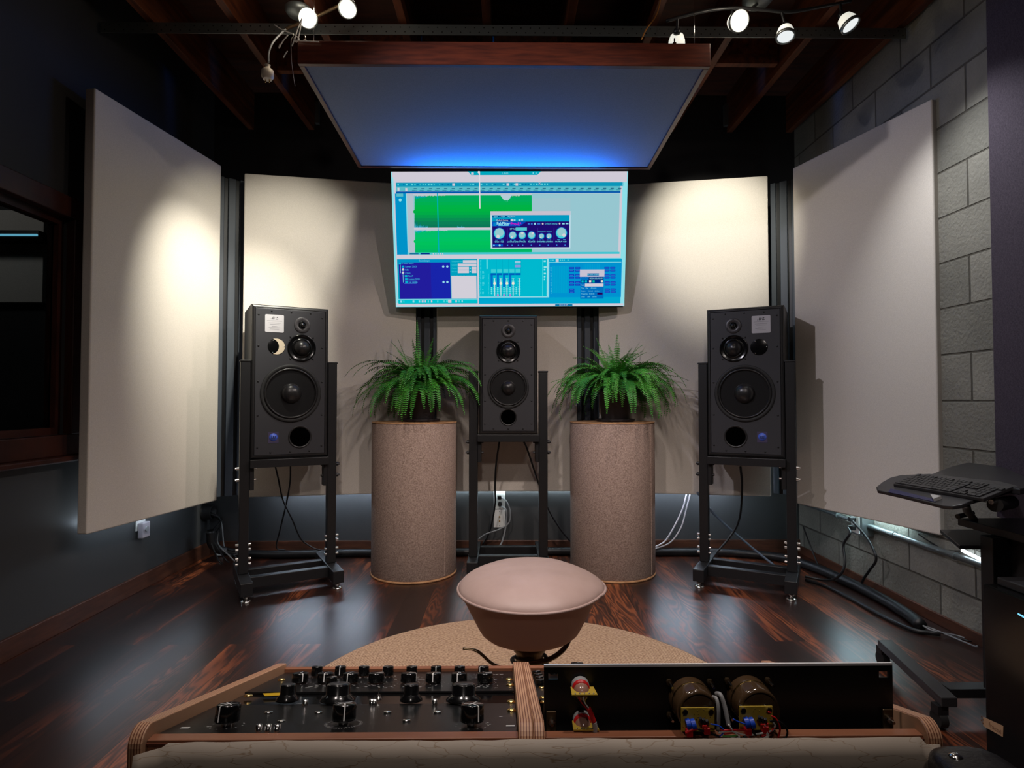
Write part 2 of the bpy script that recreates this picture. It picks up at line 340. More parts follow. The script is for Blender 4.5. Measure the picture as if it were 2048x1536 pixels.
# window
w = MB()
w.b2((XL - .02, WY0 - .09, WZ0 - .09), (XL + .022, WY1 + .09, WZ0)); w.b2((XL - .02, WY0 - .09, WZ1), (XL + .022, WY1 + .09, WZ1 + .09))
w.b2((XL - .02, WY0 - .09, WZ0), (XL + .022, WY0, WZ1)); w.b2((XL - .02, WY1, WZ0), (XL + .022, WY1 + .09, WZ1))
wf = struct(w.build('window_1', M_WINWOOD, bevel=.004))
s_ = MB()
for (a, c_) in (((WY0, WZ0), (WY1, WZ0 + .03)), ((WY0, WZ1 - .03), (WY1, WZ1)), ((WY0, WZ0 + .03), (WY0 + .03, WZ1 - .03)), ((WY1 - .03, WZ0 + .03), (WY1, WZ1 - .03))):
    s_.b2((XL - .08, a[0], a[1]), (XL - .03, c_[0], c_[1]))
s_.build('window_sash', M_WINWOOD, wf)
MB().b2((XL - .06, WY0 + .03, WZ0 + .03), (XL - .052, WY1 - .03, WZ1 - .03)).build('glass_pane', M_GLASS, wf)
MB().b2((XL - .0, WY0 - .12, WZ0 - .115), (XL + .06, WY1 + .11, WZ0 - .09)).build('window_sill', M_WINWOOD, wf, bevel=.006)
# the dim room beyond the glass
b = MB(); b.b2((-4.4, .2, 0), (XL - .1, 3.75, .02)); b.b2((-4.4, .2, 2.7), (XL - .1, 3.75, 2.76)); b.b2((-4.4, .2, .02), (-4.3, 3.75, 2.7))
b.b2((-4.3, .2, .02), (XL - .1, .3, 2.7)); b.b2((-4.3, 3.65, .02), (XL - .1, 3.75, 2.7))
struct(b.build('wall_beyond_window', M_WALLUP, local=True))
pp = at(88, 420, 3.6); q = at(88, 605, 3.6)
tag(MB().b2((-4.1, 3.60, q.z), (pp.x, 3.65, pp.z)).build('acoustic_panel', M_PANEL, bevel=.004), 'dim grey panel seen through the glass of the left window', 'panel')
p0 = at(74, 470, 3.45); o = thing('tube_light', (p0.x - .5, 3.47, p0.z), 'thin pale blue light tube seen through the left window', 'light')
MB().cyl((p0.x, 3.45, p0.z), (p0.x - 1.0, 3.45, p0.z), .006).build('tube', emat('tube_glow', (110, 190, 220), .75), o)
MB().b2((p0.x, 3.458, p0.z - .01), (p0.x - 1.0, 3.60, p0.z + .03)).build('tube_housing', M_STEEL, o)
# baseboards
struct(MB().b2((XL, YB - .015, 0), (XR, YB, .085)).build('baseboard_back', M_BASEB, local=True, bevel=.003))
struct(MB().b2((XL, YF, 0), (XL + .015, YB - .015, .085)).build('baseboard_left', M_BASEB, local=True, bevel=.003))
struct(MB().b2((XR - .012, YF, 0), (XR, YB - .015, .05)).build('baseboard_right', M_BASEB, local=True, bevel=.003))
# joists
xs = [-1.28 + .398 * k for k in range(-1, 9)]
for i, x in enumerate(xs):
    if x < XL + .03 or x > XR - .03: continue
    struct(MB().b2((x - .019, YF, ZJ), (x + .019, YB, ZC)).build('trim_%d' % (i + 1), M_JOIST, local=True, bevel=.002))
for i, (x, y) in enumerate([(-.68, 3.3), (-.28, 3.3), (.12, 3.3), (.52, 3.3), (.92, 3.3), (1.30, 3.2), (-1.08, 3.3), (-1.08, 1.8), (1.7, 1.8), (1.3, 1.7)]):
    struct(MB().b2((x - .178, y - .019, ZJ + .03), (x + .178, y + .019, ZC)).build('trim_%d' % (20 + i), M_JOIST, local=True))
# joist hangers
for (px, py) in ((1447, 205), (638, 240)):
    p = at(px, py, 3.85)
    tag(MB().b2((p.x - .012, 3.80, ZJ - .02), (p.x + .012, 3.83, ZJ + .12)).build('joist_bracket', M_GALV),
        'small steel bracket on the joist above the %s end of the back wall' % ('right' if px > 1000 else 'left'), 'bracket')
# perforated steel strut under the joists
def strut():
    y = 2.80; z0 = at(1000, 71, y).z; z1 = at(1000, 50, y).z; z1 = min(z1, ZJ - .001)
    x0, x1 = XL + .02, XR - .02
    m = MB(); m.b2((x0, y, z0), (x1, y + .003, z1)); m.b2((x0, y + .003, z1 - .003), (x1, y + .035, z1))
    o = m.build('perforated_strut', M_GALV); tag(o, 'long perforated grey steel strut under the ceiling joists', 'strut')
    h = MB(); k = 0; x = x0 + .02
    while x < x1:
        zc = z0 + (z1 - z0) * (.72 if k % 2 else .28)
        h.lathe([(.0032, 0), (.0032, .0008)], 8, Matrix.Translation((x, y, zc)) @ Matrix.Rotation(PI / 2, 4, 'X')); x += .022; k += 1
    hh = h.build('punched_hole', M_PRINT, o); hh['kind'] = 'stuff'
strut()

# ---------------------------------------------------------------- acoustic panels
def wall_panel(A, B, z0, z1, label, th=.05, m=M_PANEL, name='acoustic_panel'):
    """A,B = front face ends (x,y) seen left to right; thickness goes away from the room"""
    A = V((A[0], A[1], 0)); B = V((B[0], B[1], 0)); d = (B - A).normalized(); n = V((-d.y, d.x, 0))
    L_ = (B - A).length; M = Matrix.Translation(A) @ Matrix(((d.x, n.x, 0, 0), (d.y, n.y, 0, 0), (0, 0, 1, 0), (0, 0, 0, 1)))
    o = MB().b2((0, 0, z0), (L_, th, z1), M).build(name, m, bevel=.007, seg=3)
    return tag(o, label, 'acoustic panel')
a1 = at(190, 185, 2.60); a2 = at(443, 325, 3.47)
wall_panel((a1.x, 2.60), (a2.x, 3.47), .425, 2.36, 'tall cream cloth acoustic panel on the left wall beside the dark window')
wall_panel((-1.555, 3.57), (-.553, 3.745), .425, 2.355, 'tall cream cloth acoustic panel behind the left loudspeaker')
wall_panel((-.43, 3.79), (.46, 3.79), .425, 2.30, 'cream cloth acoustic panel behind the centre loudspeaker, its top hidden by the television')
wall_panel((.592, 3.755), (1.59, 3.57), .425, 2.355, 'tall cream cloth acoustic panel behind the right loudspeaker')
b1 = at(1585, 330, 3.44); b2_ = at(1863, 185, 2.63)
wall_panel((b1.x, 3.44), (b2_.x, 2.63), .405, 2.35, 'tall cream cloth acoustic panel standing off the grey block wall', .055)
# near charcoal panel on block wall
tag(MB().b2((XR - .05, .4, .55), (XR - .001, atx(1985, 700, XR - .05).y, 2.95)).build('acoustic_panel', M_DARKCLOTH, bevel=.006), 'dark charcoal cloth panel on the block wall at the right edge', 'acoustic panel')
# grooved columns between the panels
def column(c, rz, w, z0, z1, label):
    o = thing('corner_column', (c[0], c[1], z0), label, 'column', rz, 'grooved dark columns between the cream panels')
    m = MB(); h = z1 - z0
    m.b2((-w / 2, .03, 0), (w / 2, .06, h)); 
    for x0, x1 in ((-.5, -.30), (-.14, .14), (.30, .5)): m.b2((w * x0, 0, 0), (w * x1, .03, h))
    m.build('column_body', mat('slate_column', (62, 68, 76), .5), o, local=True, bevel=.003)
    mm = MB()
    for x0, x1 in ((-.30, -.14), (.14, .30)): mm.b2((w * x0, .02, 0), (w * x1, .0299, h))
    mm.build('groove', M_STEEL, o, local=True)
cl = at(467, 600, 3.66); cr_ = at(1564, 600, 3.66)
column((cl.x, 3.63), math.radians(40), .15, .425, 2.345, 'dark grooved column in the corner left of the left loudspeaker')
column((cr_.x, 3.63), math.radians(-40), .15, .425, 2.345, 'dark grooved column in the corner right of the right loudspeaker')
column((at(852, 700, 3.76).x, 3.80), 0, .13, .425, 2.30, 'dark grooved column behind the left fern')
column((at(1177, 700, 3.76).x, 3.80), 0, .13, .425, 2.30, 'dark grooved column behind the right fern')

# LED strips behind the panels
M_LED = emat('cool_led', (206, 232, 255), 7)
M_LED2 = emat('cool_led_end', (225, 242, 255), 5)
def led(p, q, label, r=.005, m=M_LED):
    o = MB().cyl(p, q, r, 8).build('led_strip', m); tag(o, label, 'light strip', 'cool white light strips behind the panels')
led((-.44, 3.935, .418), (.50, 3.935, .418), 'cool white light strip under the centre panel above the wall sockets', .005, emat('cool_led_c', (216, 236, 246), 42))
led((-1.45, 3.84, .44), (-.62, 3.88, .44), 'cool white light strip hidden behind the panel of the left loudspeaker', .004, emat('cool_led_l', (214, 230, 250), 100))
led((.62, 3.88, .44), (1.5, 3.82, .44), 'cool white light strip hidden behind the panel of the right loudspeaker', .004, emat('cool_led_r', (214, 230, 250), 100))
led((-1.88, 2.75, .44), (-1.78, 3.55, .44), 'cool white light strip hidden behind the left wall panel', .004, emat('cool_led_lw', (214, 232, 250), 26))
led((1.90, 2.7, .43), (1.88, 3.40, .43), 'cool white light strip behind the panel above the wall conduit', .005, emat('cool_led_rw', (206, 240, 252), 80))
pa = atx(1925, 1101, 1.915); pb = atx(1966, 1121, 1.91)
led(pa, pb, 'glowing loose end of the light strip on the block wall beside the desk', .007, emat('cool_led_end2', (225, 242, 255), 9))

# ================================================================ CEILING CLOUD
def cloud():
    y0, y1 = 2.43, 3.46
    nb = at(1007, 127, y0).z; nt = at(1007, 84, y0).z; fb = at(1007, 336, y1).z
    xl = at(595, 127, y0).x; xr = at(1421, 127, y0).x
    t = nt - nb
    o = thing('ceiling_cloud', ((xl + xr) / 2, (y0 + y1) / 2, fb), 'hanging acoustic cloud of pale cloth in a dark red wood frame', 'acoustic cloud')
    def P(x, y, dz): return V((x, y, nb + (fb - nb) * (y - y0) / (y1 - y0) + dz))
    f = MB(); w = .022
    for (xa, xb, ya, yb) in ((xl, xr, y0, y0 + w), (xl, xr, y1 - w, y1), (xl, xl + w, y0 + w, y1 - w), (xr - w, xr, y0 + w, y1 - w)):
        f.loft([[P(xa, ya, -.006), P(xb, ya, -.006), P(xb, yb, -.006), P(xa, yb, -.006)], [P(xa, ya, t), P(xb, ya, t), P(xb, yb, t), P(xa, yb, t)]])
    f.build('frame', M_REDWOOD, o, bevel=.002)
    c = MB(); g = w + .001
    n = 16; lo = []
    c.loft([[P(xl + g, y0 + g, 0), P(xr - g, y0 + g, 0), P(xr - g, y1 - g, 0), P(xl + g, y1 - g, 0)], [P(xl + g, y0 + g, .05), P(xr - g, y0 + g, .05), P(xr - g, y1 - g, .05), P(xl + g, y1 - g, .05)]])
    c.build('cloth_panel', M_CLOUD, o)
    for (x, y) in ((xl + .05, y0 + .05), (xr - .05, y0 + .05), (xl + .05, y1 - .05), (xr - .05, y1 - .05)):
        MB().tube([P(x, y, t - .02), V((x, y, ZJ))], .0012, 6).build('hanging_wire', M_CHROME, o)
    # eye hooks
    for x in (xl + .0, xr - .16):
        MB().lathe([(.008, 0), (.008, .02), (.003, .022), (.003, .04)], 10, Matrix.Translation(P(x + .02, y0 + .03, t))).build('eye_bolt', M_CHROME, o)
    return P, t, xl, xr, y0, y1
CP_, ct, cxl, cxr, cy0, cy1 = cloud()
# copper/pale wire loop hanging over front right corner
p = at(1290, 80, 2.5)
tag(MB().tube([at(1283, 79, 2.47), at(1293, 58, 2.5), at(1310, 35, 2.55), at(1319, 8, 2.6), at(1325, -40, 2.6)], .0028, 8).build('copper_wire', mat('copper_wire', (205, 140, 70), .35, .6)),
    'copper coloured wire rising from the right of the ceiling cloud', 'wire')
# frayed bright tie at the front left corner
def P2(px, py, Y=2.42): return at(px, py, Y)
tie = thing('wire_tie', P2(612, 84), 'bright frayed white wire tie knotted at the left front corner of the ceiling cloud', 'wire tie')
M_TIE = mat('pale_tie', (245, 242, 235), .25, emit=None)
for pts, r in (([(604, 36), (596, 56), (589, 78), (584, 92)], .004), ([(604, 36), (600, 60), (596, 80)], .004), ([(549, 50), (562, 58), (578, 65), (587, 68)], .004),
               ([(576, 70), (566, 82), (558, 96), (560, 88)], .0035), ([(575, 102), (571, 108), (567, 115)], .0035), ([(588, 70), (583, 78), (582, 92), (584, 130), (590, 172)], .0012),
               ([(588, 80), (600, 82), (616, 83), (638, 84)], .004), ([(590, 70), (598, 78), (592, 84), (588, 76)], .004)):
    MB().tube([P2(a, b_, 2.418) for a, b_ in pts], r, 6, flat=.5).build('tie_strand', M_TIE, tie)

# ================================================================ TRACK LIGHTS
def head_meshes(parent, top, d, lit, stem_top, scale=1.0):
    d = V(d).normalized()
    MB().cyl(stem_top, top, .006, 8).build('stem', M_STEEL, parent)
    q = d.to_track_quat('Z', 'Y').to_matrix().to_4x4(); M = Matrix.Translation(top) @ q @ Matrix.Scale(scale, 4)
    hd = MB().lathe([(0, -.012), (.014, -.01), (.017, .0), (.017, .012), (.012, .014)], 20, M).build('lamp_socket', M_STEEL, parent)
    MB().lathe([(.014, .010), (.030, .022), (.038, .045), (.040, .066), (.0365, .066), (.034, .045), (.027, .026), (.010, .014)], 28, M, cap=False).build('glass_cup', M_FROST if lit else M_FROSTDIM, parent)
    MB().lathe([(.041, .062), (.043, .062), (.043, .074), (.040, .076), (.036, .074), (.036, .066)], 28, M, cap=False).build('rim_ring', M_GALV, parent)
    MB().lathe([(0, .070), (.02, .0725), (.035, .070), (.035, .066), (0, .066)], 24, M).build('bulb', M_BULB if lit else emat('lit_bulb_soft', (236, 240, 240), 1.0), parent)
    return M @ V((0, 0, .085))
def spot(name, loc, target, power, color, size, blend=.5, rad=.02):
    l = bpy.data.lights.new(name, 'SPOT'); l.energy = power; l.color = color; l.spot_size = math.radians(size); l.spot_blend = blend; l.shadow_soft_size = rad
    o = bpy.data.objects.new(name, l); COL.objects.link(o); o.location = loc; o.rotation_euler = (V(target) - V(loc)).to_track_quat('-Z', 'Y').to_euler(); return o
WARM = (1, .86, .68); NEUT = (1, .93, .84); CREAM = (1, .97, .84)
LB = 2.60
trL = thing('track_light', at(640, 20, LB), 'track light with two glowing heads above the left corner of the ceiling cloud', 'track light')
MB().tube([at(800, -40, LB), at(740, -22, LB), at(690, 5, LB), at(640, 30, LB), at(600, 46, LB), at(572, 58, LB)], .007, 10).build('rail', M_BRONZE, trL)
MB().lathe([(0, 0), (.05, .004), (.062, .02), (.062, .03)], 28, Matrix.Translation(V((at(598, 20, 2.72).x, 2.72, ZJ - .028)))).build('canopy', M_GALV, trL)
MB().cyl((at(598, 20, 2.72).x, 2.72, ZJ - .02), at(610, 40, LB), .006).build('drop_rod', M_BRONZE, trL)
tA = V((-1.64, 3.50, 1.75)); pA = at(624, 36, LB); dA = (tA - pA).normalized()
la = head_meshes(trL, at(622, 42, LB), V((.10, -.9, -.42)), True, at(615, 38, LB), .95)
lb = head_meshes(trL, at(697, 4, LB - .02), V((.1, -.55, -.83)), True, at(697, 0, LB), .95)
RB = 2.50
trR = thing('track_light', at(1500, 20, RB), 'wavy track light with four heads right of the ceiling cloud', 'track light')
MB().tube([at(1333, 42, RB), at(1380, 29, RB), at(1430, 19, RB), at(1480, 16, RB), at(1530, 20, RB), at(1580, 24, RB), at(1640, 14, RB), at(1702, 2, RB)], .007, 10).build('rail', M_STEEL, trR)
cx = at(1515, 5, 2.62).x
MB().lathe([(0, 0), (.05, .004), (.066, .022), (.066, .03)], 28, Matrix.Translation(V((cx, 2.62, ZJ - .028)))).build('canopy', M_GALV, trR)
MB().cyl((cx, 2.62, ZJ - .02), at(1500, 19, RB), .006).build('drop_rod', M_STEEL, trR)
lc = head_meshes(trR, at(1463, 44, RB), V((.12, -.85, -.5)), True, at(1463, 20, RB), 1.0)
ld = head_meshes(trR, at(1570, 50, RB), V((-.10, -.25, -.9)), False, at(1563, 24, RB), .9)
le = head_meshes(trR, at(1683, 30, RB), V((.35, -.30, -.80)), False, at(1680, 8, RB), .95)
lf = head_meshes(trR, at(1354, 62, RB + .03), V((.2, .8, -.5)), False, at(1355, 36, RB), .9)
# hanging connector
c0 = thing('power_connector', at(535, 150, 2.5), 'pale plug connector dangling on a cable left of the ceiling cloud', 'plug')
Mc = Matrix.Translation(at(535, 158, 2.5))
MB().lathe([(.008, .05), (.012, .06)][::-1] + [(.014, .045), (.024, .036), (.025, .008), (.019, .004), (.019, -.002)], 16, Mc).build('plug_body', mat('ivory_plastic', (190, 178, 160), .5), c0)
for dx in (-.008, .008): MB().b2((dx - .002, -.001, -.014), (dx + .002, .001, -.002), Mc).build('prong', M_BRASS, c0)
MB().tube([at(537, 125, 2.5), at(538, 104, 2.5), at(548, 82, 2.52), at(572, 58, LB)], .004, 8).build('cord', M_GCABLE, c0)

# ================================================================ TELEVISION
def tv():
    TL = at(784, 341, 3.50); TR = at(1255, 339, 3.50); BL = at(795, 616, 3.66); BR = at(1244, 615, 3.66)
    C = (TL + TR + BL + BR) / 4
    ux = ((TR - TL) + (BR - BL)).normalized(); uy = ((TL + TR) / 2 - (BL + BR) / 2).normalized(); n = ux.cross(uy).normalized()  # toward the room
    uy = n.cross(ux)
    W = ((TR - TL).length + (BR - BL).length) / 2; H = ((TL + TR) / 2 - (BL + BR) / 2).length
    M = Matrix.Translation(C) @ Matrix(((ux.x, uy.x, n.x, 0), (ux.y, uy.y, n.y, 0), (ux.z, uy.z, n.z, 0), (0, 0, 0, 1)))
    o = thing('television', (C.x, C.y, BL.z), 'large wall television tilted down, showing a cyan and green audio editing screen', 'television')
    b = MB()
    b.loft([[M @ V(p) for p in ((-W / 2, -H / 2, z), (W / 2, -H / 2, z), (W / 2, H / 2, z), (-W / 2, H / 2, z))] for z in (-.03, 0)])
    b.loft([[M @ V(p) for p in ((-W / 2.6, -H / 2.6, z), (W / 2.6, -H / 2.6, z), (W / 2.6, H / 2.6, z), (-W / 2.6, H / 2.6, z))] for z in (-.055, -.0301)])
    b.build('housing', mat('tv_black', (10, 10, 22), .3), o)
    for x in (-.2, .2):
        MB().cyl(M @ V((x, 0, -.05)), V(((M @ V((x, 0, 0))).x, 3.787, C.z)), .018, 10).build('wall_bracket', M_STEEL, o)
    # picture : layered flat shapes, one mesh with a material per colour
    S = MB(); cols = []; names = {}
    xl = lambda y: 785 + (797 - 785) * (y - 345) / 267
    xr = lambda y: 1254 + (1242.5 - 1254) * (y - 345) / 267
    sw = W - .016; sh = H - .018
    def uv(px, py):
        u = (px - xl(py)) / (xr(py) - xl(py)); v = (py - 345) / 267
        return (u - .5) * sw, (.5 - v) * sh
    def K(c):
        if c not in names: names[c] = len(cols); cols.append(emat('screen_%02x%02x%02x' % c, c, 1.0))
        return names[c]
    def cp(cx, cy): return 760 + cx / 3.938, 320 + cy / 3.938
    def Rr(x0, y0, x1, y1, c, l):
        a, b_ = cp(x0, (y0 + y1) / 2); a2, _ = cp(x1, (y0 + y1) / 2); _, t = cp(0, y0); _, d = cp(0, y1)
        u0, _ = uv(a, b_); u1, _ = uv(a2, b_); _, v0 = uv(1000, t); _, v1 = uv(1000, d); z = .0006 + l * .0005
        S.add([M @ V((u0, v1, z)), M @ V((u1, v1, z)), M @ V((u1, v0, z)), M @ V((u0, v0, z))], [(0, 1, 2, 3)], K(c))
    def poly(pts, c, l):
        z = .0006 + l * .0005; P = [M @ V((*uv(*cp(*p)), z)) for p in pts]; S.add(P, [list(range(len(P)))], K(c))
    def disc(cx, cy, r, c, l, n=24, a0=0, a1=2 * PI):
        poly([(cx + r * math.cos(a0 + (a1 - a0) * k / n), cy + r * math.sin(a0 + (a1 - a0) * k / n)) for k in range(n + (0 if a1 - a0 > 6.28 else 1))], c, l)
    def T(txt, cx, cy, h, c, l, align='CENTER', bold=0.0):
        x, y = uv(*cp(cx, cy)); z = .0006 + l * .0005; size = h / 3.938 / 267 * sh * 1.4
        S.text(txt, size, M @ Matrix.Translation((x, y, z)), K(c), align, 0, bold * size)
    W_ = (207, 202, 214); CY = (0, 168, 190); BL_ = (0, 146, 200); LC = (140, 222, 232); GR = (0, 176, 84); NV = (30, 12, 112); TE = (90, 186, 198)
    Rr(101, 98, 1944, 1152, LC, -1)
    Rr(108, 98, 1937, 1148, W_, 0)
    Rr(102, 140, 118, 1120, LC, 1); Rr(1903, 180, 1940, 1130, LC, 1)
    poly([(688, 97), (1272, 97), (1242, 125), (715, 125)], CY, 1)
    T('1 00:00', 985, 112, 12, LC, 2); Rr(715, 105, 735, 122, W_, 2); Rr(1205, 106, 1212, 116, LC, 2); Rr(1228, 106, 1235, 116, LC, 2)
    Rr(118, 180, 1930, 210, (10, 150, 184), 1); Rr(118, 210, 1905, 246, TE, 1)
    r = random.Random(3)
    for x in range(130, 1320, 22):
        if r.random() < .8: Rr(x, 188, x + r.uniform(6, 14), 202, r.choice([(60, 190, 200), (90, 210, 220), (0, 120, 170)]), 2)
    for x in (565, 996, 1068): Rr(x, 186, x + 20, 206, W_, 3)
    T('X', 1259, 191, 18, W_, 3)
    for k in range(28):
        x = 225 + k * 60.3
        Rr(x + 33, 224, x + 59, 230, (18, 84, 120), 2); Rr(x + 20, 237, x + 50, 241, (20, 130, 150), 2); Rr(x + 52, 237, x + 56, 241, (20, 130, 150), 2)
    Rr(118, 247, 1905, 262, (0, 88, 172), 2)
    Rr(120, 262, 205, 735, BL_, 1); Rr(122, 262, 175, 285, TE, 2); disc(152, 312, 12, LC, 2); Rr(130, 220, 146, 242, W_, 3); Rr(192, 222, 208, 244, W_, 3)
    Rr(205, 262, 212, 735, LC, 2)
    Rr(212, 265, 1890, 718, (150, 198, 208), 1); Rr(212, 265, 262, 735, (178, 192, 204), 2); Rr(255, 265, 1197, 278, (190, 200, 210), 2); Rr(1200, 300, 1500, 700, (158, 196, 206), 1.2)
    Rr(212, 718, 1890, 735, (70, 196, 208), 2); Rr(230, 722, 300, 733, (20, 110, 150), 3); Rr(315, 722, 388, 733, (0, 40, 130), 3)
    for x in (412, 432, 450, 468, 486): Rr(x, 724, x + 8, 733, W_, 3)
    # waveforms
    def wave(x0, x1, y0, y1, shades):
        n = len(shades)
        for i, c in enumerate(shades):
            Rr(x0 + 4, y0 + (y1 - y0) * i / n, x1, y0 + (y1 - y0) * (i + 1) / n + .4, c, 3)
        disc(x0 + 6, (y0 + y1) / 2, 13, shades[n // 2], 3)
    wave(262, 1197, 278, 525, [(0, 172, 96), (0, 174, 90), (0, 176, 80), (0, 178, 70), (0, 178, 66), (0, 172, 70), (4, 158, 76), (8, 142, 82), (10, 128, 86), (10, 120, 88)])
    wave(268, 1195, 545, 718, [(0, 190, 106), (0, 192, 104), (0, 194, 98), (0, 194, 92), (0, 190, 92), (0, 184, 98)])
    def spikes(x0, x1, y, dy, c, w=5, edge=None):
        x = x0
        while x < x1:
            k = math.sin(PI * (x - x0) / (x1 - x0)) if edge == 'mid' else 1 - .5 * (x - x0) / (x1 - x0)
            h = dy * k * r.uniform(.35, 1.0)
            poly([(x, y), (x + w, y), (x + w / 2, y + h)], c, 4); x += w * .9
    spikes(266, 360, 284, 34, (0, 160, 200)); spikes(266, 510, 277, 14, W_, 8); spikes(945, 1040, 277, 58, (120, 200, 220), 7, 'mid'); spikes(1040, 1100, 277, 18, W_, 7)
    poly([(945, 276), (1040, 276), (1012, 314), (975, 316)], (180, 205, 215), 5)
    spikes(268, 370, 526, -40, (70, 190, 226)); spikes(268, 350, 524, -62, (0, 120, 120), 9); spikes(605, 660, 526, -24, (70, 190, 226)); spikes(268, 520, 545, 14, W_, 8); spikes(272, 360, 545, 36, (0, 160, 200))
    Rr(262, 525, 1197, 541, W_, 5); Rr(449, 262, 457, 720, (0, 172, 190), 5)
    Rr(778, 97, 787, 380, (222, 218, 224), 6); disc(776, 104, 9, (222, 218, 224), 6)
    # plug-in window
    Rr(869, 400, 1503, 691, (190, 220, 232), 7); Rr(869, 400, 1503, 430, (198, 192, 206), 8)
    Rr(882, 430, 1493, 681, NV, 9); Rr(882, 430, 1493, 480, (0, 154, 192), 10)
    for x in (884, 925, 945, 984): Rr(x, 439, x + 14, 448, (0, 20, 110), 11)
    T('Bypass', 910, 444, 9, W_, 11); T('Presets', 968, 444, 9, W_, 11); T('Map Preset', 1035, 444, 9, W_, 11)
    Rr(925, 464, 1026, 478, (0, 30, 130), 11); T('Default Setting', 962, 471, 11, W_, 12); Rr(1028, 461, 1048, 478, W_, 11); Rr(1052, 464, 1066, 476, LC, 11); Rr(1090, 464, 1106, 476, LC, 11); Rr(1112, 460, 1126, 472, W_, 11)
    poly([(882, 482), (1150, 482), (1100, 516), (882, 516)], (0, 70, 190), 10); Rr(890, 486, 916, 514, (0, 130, 200), 11)
    T('FabFilter', 970, 496, 22, (150, 230, 240), 12, bold=.03); Rr(930, 509, 1012, 513, (110, 220, 235), 12)
    T('Pro-L²', 1068, 499, 23, (210, 0, 190), 12, bold=.03)
    for x, w in ((1164, 14), (1188, 14), (1240, 22)): Rr(x, 494, x + w, 503, (60, 130, 220), 11)
    disc(1220, 498, 8, LC, 11, 12); disc(1282, 498, 7, W_, 11, 12); T('Default Setting', 1348, 498, 12, (90, 200, 230), 11); disc(1416, 497, 7, W_, 11, 12); Rr(1436, 493, 1456, 503, LC, 11); Rr(1464, 493, 1486, 502, LC, 11)
    T('STYLE', 1045, 538, 13, LC, 11); Rr(1068, 526, 1156, 549, (80, 196, 206), 11)
    for cx, cy, rr, a in ((938, 572, 42, 2.0), (1044, 587, 28, 2.1), (1118, 587, 28, -1.5), (1193, 587, 28, -1.0), (1272, 594, 20, 2.1), (1331, 594, 20, 2.1), (1430, 570, 42, .7)):
        disc(cx, cy, rr + 5, (0, 70, 170), 11); disc(cx, cy, rr, (70, 206, 216), 12); disc(cx, cy - rr * .18, rr * .8, (150, 200, 206), 13)
        disc(cx + rr * .62 * math.cos(a), cy + rr * .62 * math.sin(a), rr * .33, (214, 210, 214), 14, 12)
        Rr(cx - rr * .8, cy + rr + 7, cx - rr * .3, cy + rr + 13, (60, 170, 220), 12); Rr(cx + rr * .3, cy + rr + 7, cx + rr * .8, cy + rr + 13, (60, 170, 220), 12)
    for t, x in (('GAIN', 918), ('+4.20', 957), ('LOOKAHEAD', 1044), ('ATTACK', 1118), ('RELEASE', 1193), ('CHANNEL LINKING', 1298), ('OUTPUT', 1408), ('-0.20', 1454)): T(t, x, 638, 10.5, (120, 224, 238), 12, bold=.02)
    T('TRANSIENTS', 1274, 559, 8, (70, 180, 220), 12); T('RELEASE', 1332, 559, 8, (70, 180, 220), 12)
    for x in (1001, 1240, 1369): Rr(x, 530, x + 3, 645, (60, 40, 150), 11)
    Rr(885, 656, 966, 673, (0, 80, 190), 11); disc(895, 665, 6, LC, 12, 10); disc(940, 665, 8, LC, 12, 10)
    for x in (1002, 1038, 1088, 1122, 1190, 1257, 1324, 1391, 1457): Rr(x - 4, 660, x + 5, 668, (60, 140, 220), 11)
    # lower left window
    Rr(138, 770, 764, 1126, (0, 160, 190), 2); Rr(142, 772, 552, 796, BL_, 3); T('Soundscape', 345, 783, 13, LC, 4)
    Rr(150, 796, 552, 1087, (24, 36, 170), 3); Rr(150, 796, 400, 1087, (34, 28, 156), 4)
    for x, y, t in ((172, 805, 'Lumen 2023'), (196, 830, 'Lumen 2023'), (196, 855, 'Edit'), (196, 880, 'Clean'), (220, 904, 'FLAT'), (222, 929, 'Lumen 2023'), (224, 953, 'Lat dekku')):
        Rr(x - 27, y - 8, x - 8, y + 7, (0, 180, 210), 5); T(t, x, y, 13, (70, 190, 230), 5, 'LEFT')
    Rr(157, 815, 160, 880, LC, 5); Rr(179, 890, 182, 955, LC, 5); disc(179, 852, 9, W_, 6, 12); disc(179, 876, 9, W_, 6, 12)
    for x, y in ((495, 830), (527, 830), (498, 953), (528, 953)): disc(x, y, 9, (150, 220, 235), 5, 12)
    for a in ((190, 942, 285, 944), (190, 963, 285, 965), (283, 942, 285, 965)): Rr(*a, (70, 150, 230), 5)
    Rr(650, 780, 757, 801, W_, 4); Rr(610, 806, 757, 829, W_, 4)
    for y in (833, 859): Rr(610, y, 697, y + 23, W_, 4); Rr(718, y, 757, y + 23, W_, 4); Rr(702, y + 6, 712, y + 16, LC, 4)
    for y, t in ((790, 'Component name'), (818, 'Location'), (844, 'Position'), (870, 'End time')): T(t, 562, y, 9, (70, 210, 224), 4, 'LEFT')
    Rr(560, 903, 757, 1086, (210, 206, 216), 4); Rr(138, 1088, 764, 1093, LC, 4); Rr(142, 1094, 762, 1123, (0, 192, 206), 4)
    for x in range(160, 660, 24):
        if r.random() < .75: Rr(x, 1100, x + r.uniform(6, 16), 1116, r.choice([LC, (80, 214, 220), W_]), 5)
    Rr(535, 1096, 560, 1119, W_, 6)
    # mixer window
    Rr(778, 772, 1312, 1072, (0, 184, 206), 3); Rr(775, 1072, 1316, 1078, LC, 3); Rr(775, 1079, 1892, 1130, (0, 166, 208), 3)
    Rr(835, 775, 848, 850, (80, 210, 220), 4); Rr(1276, 775, 1281, 1070, (70, 216, 224), 4)
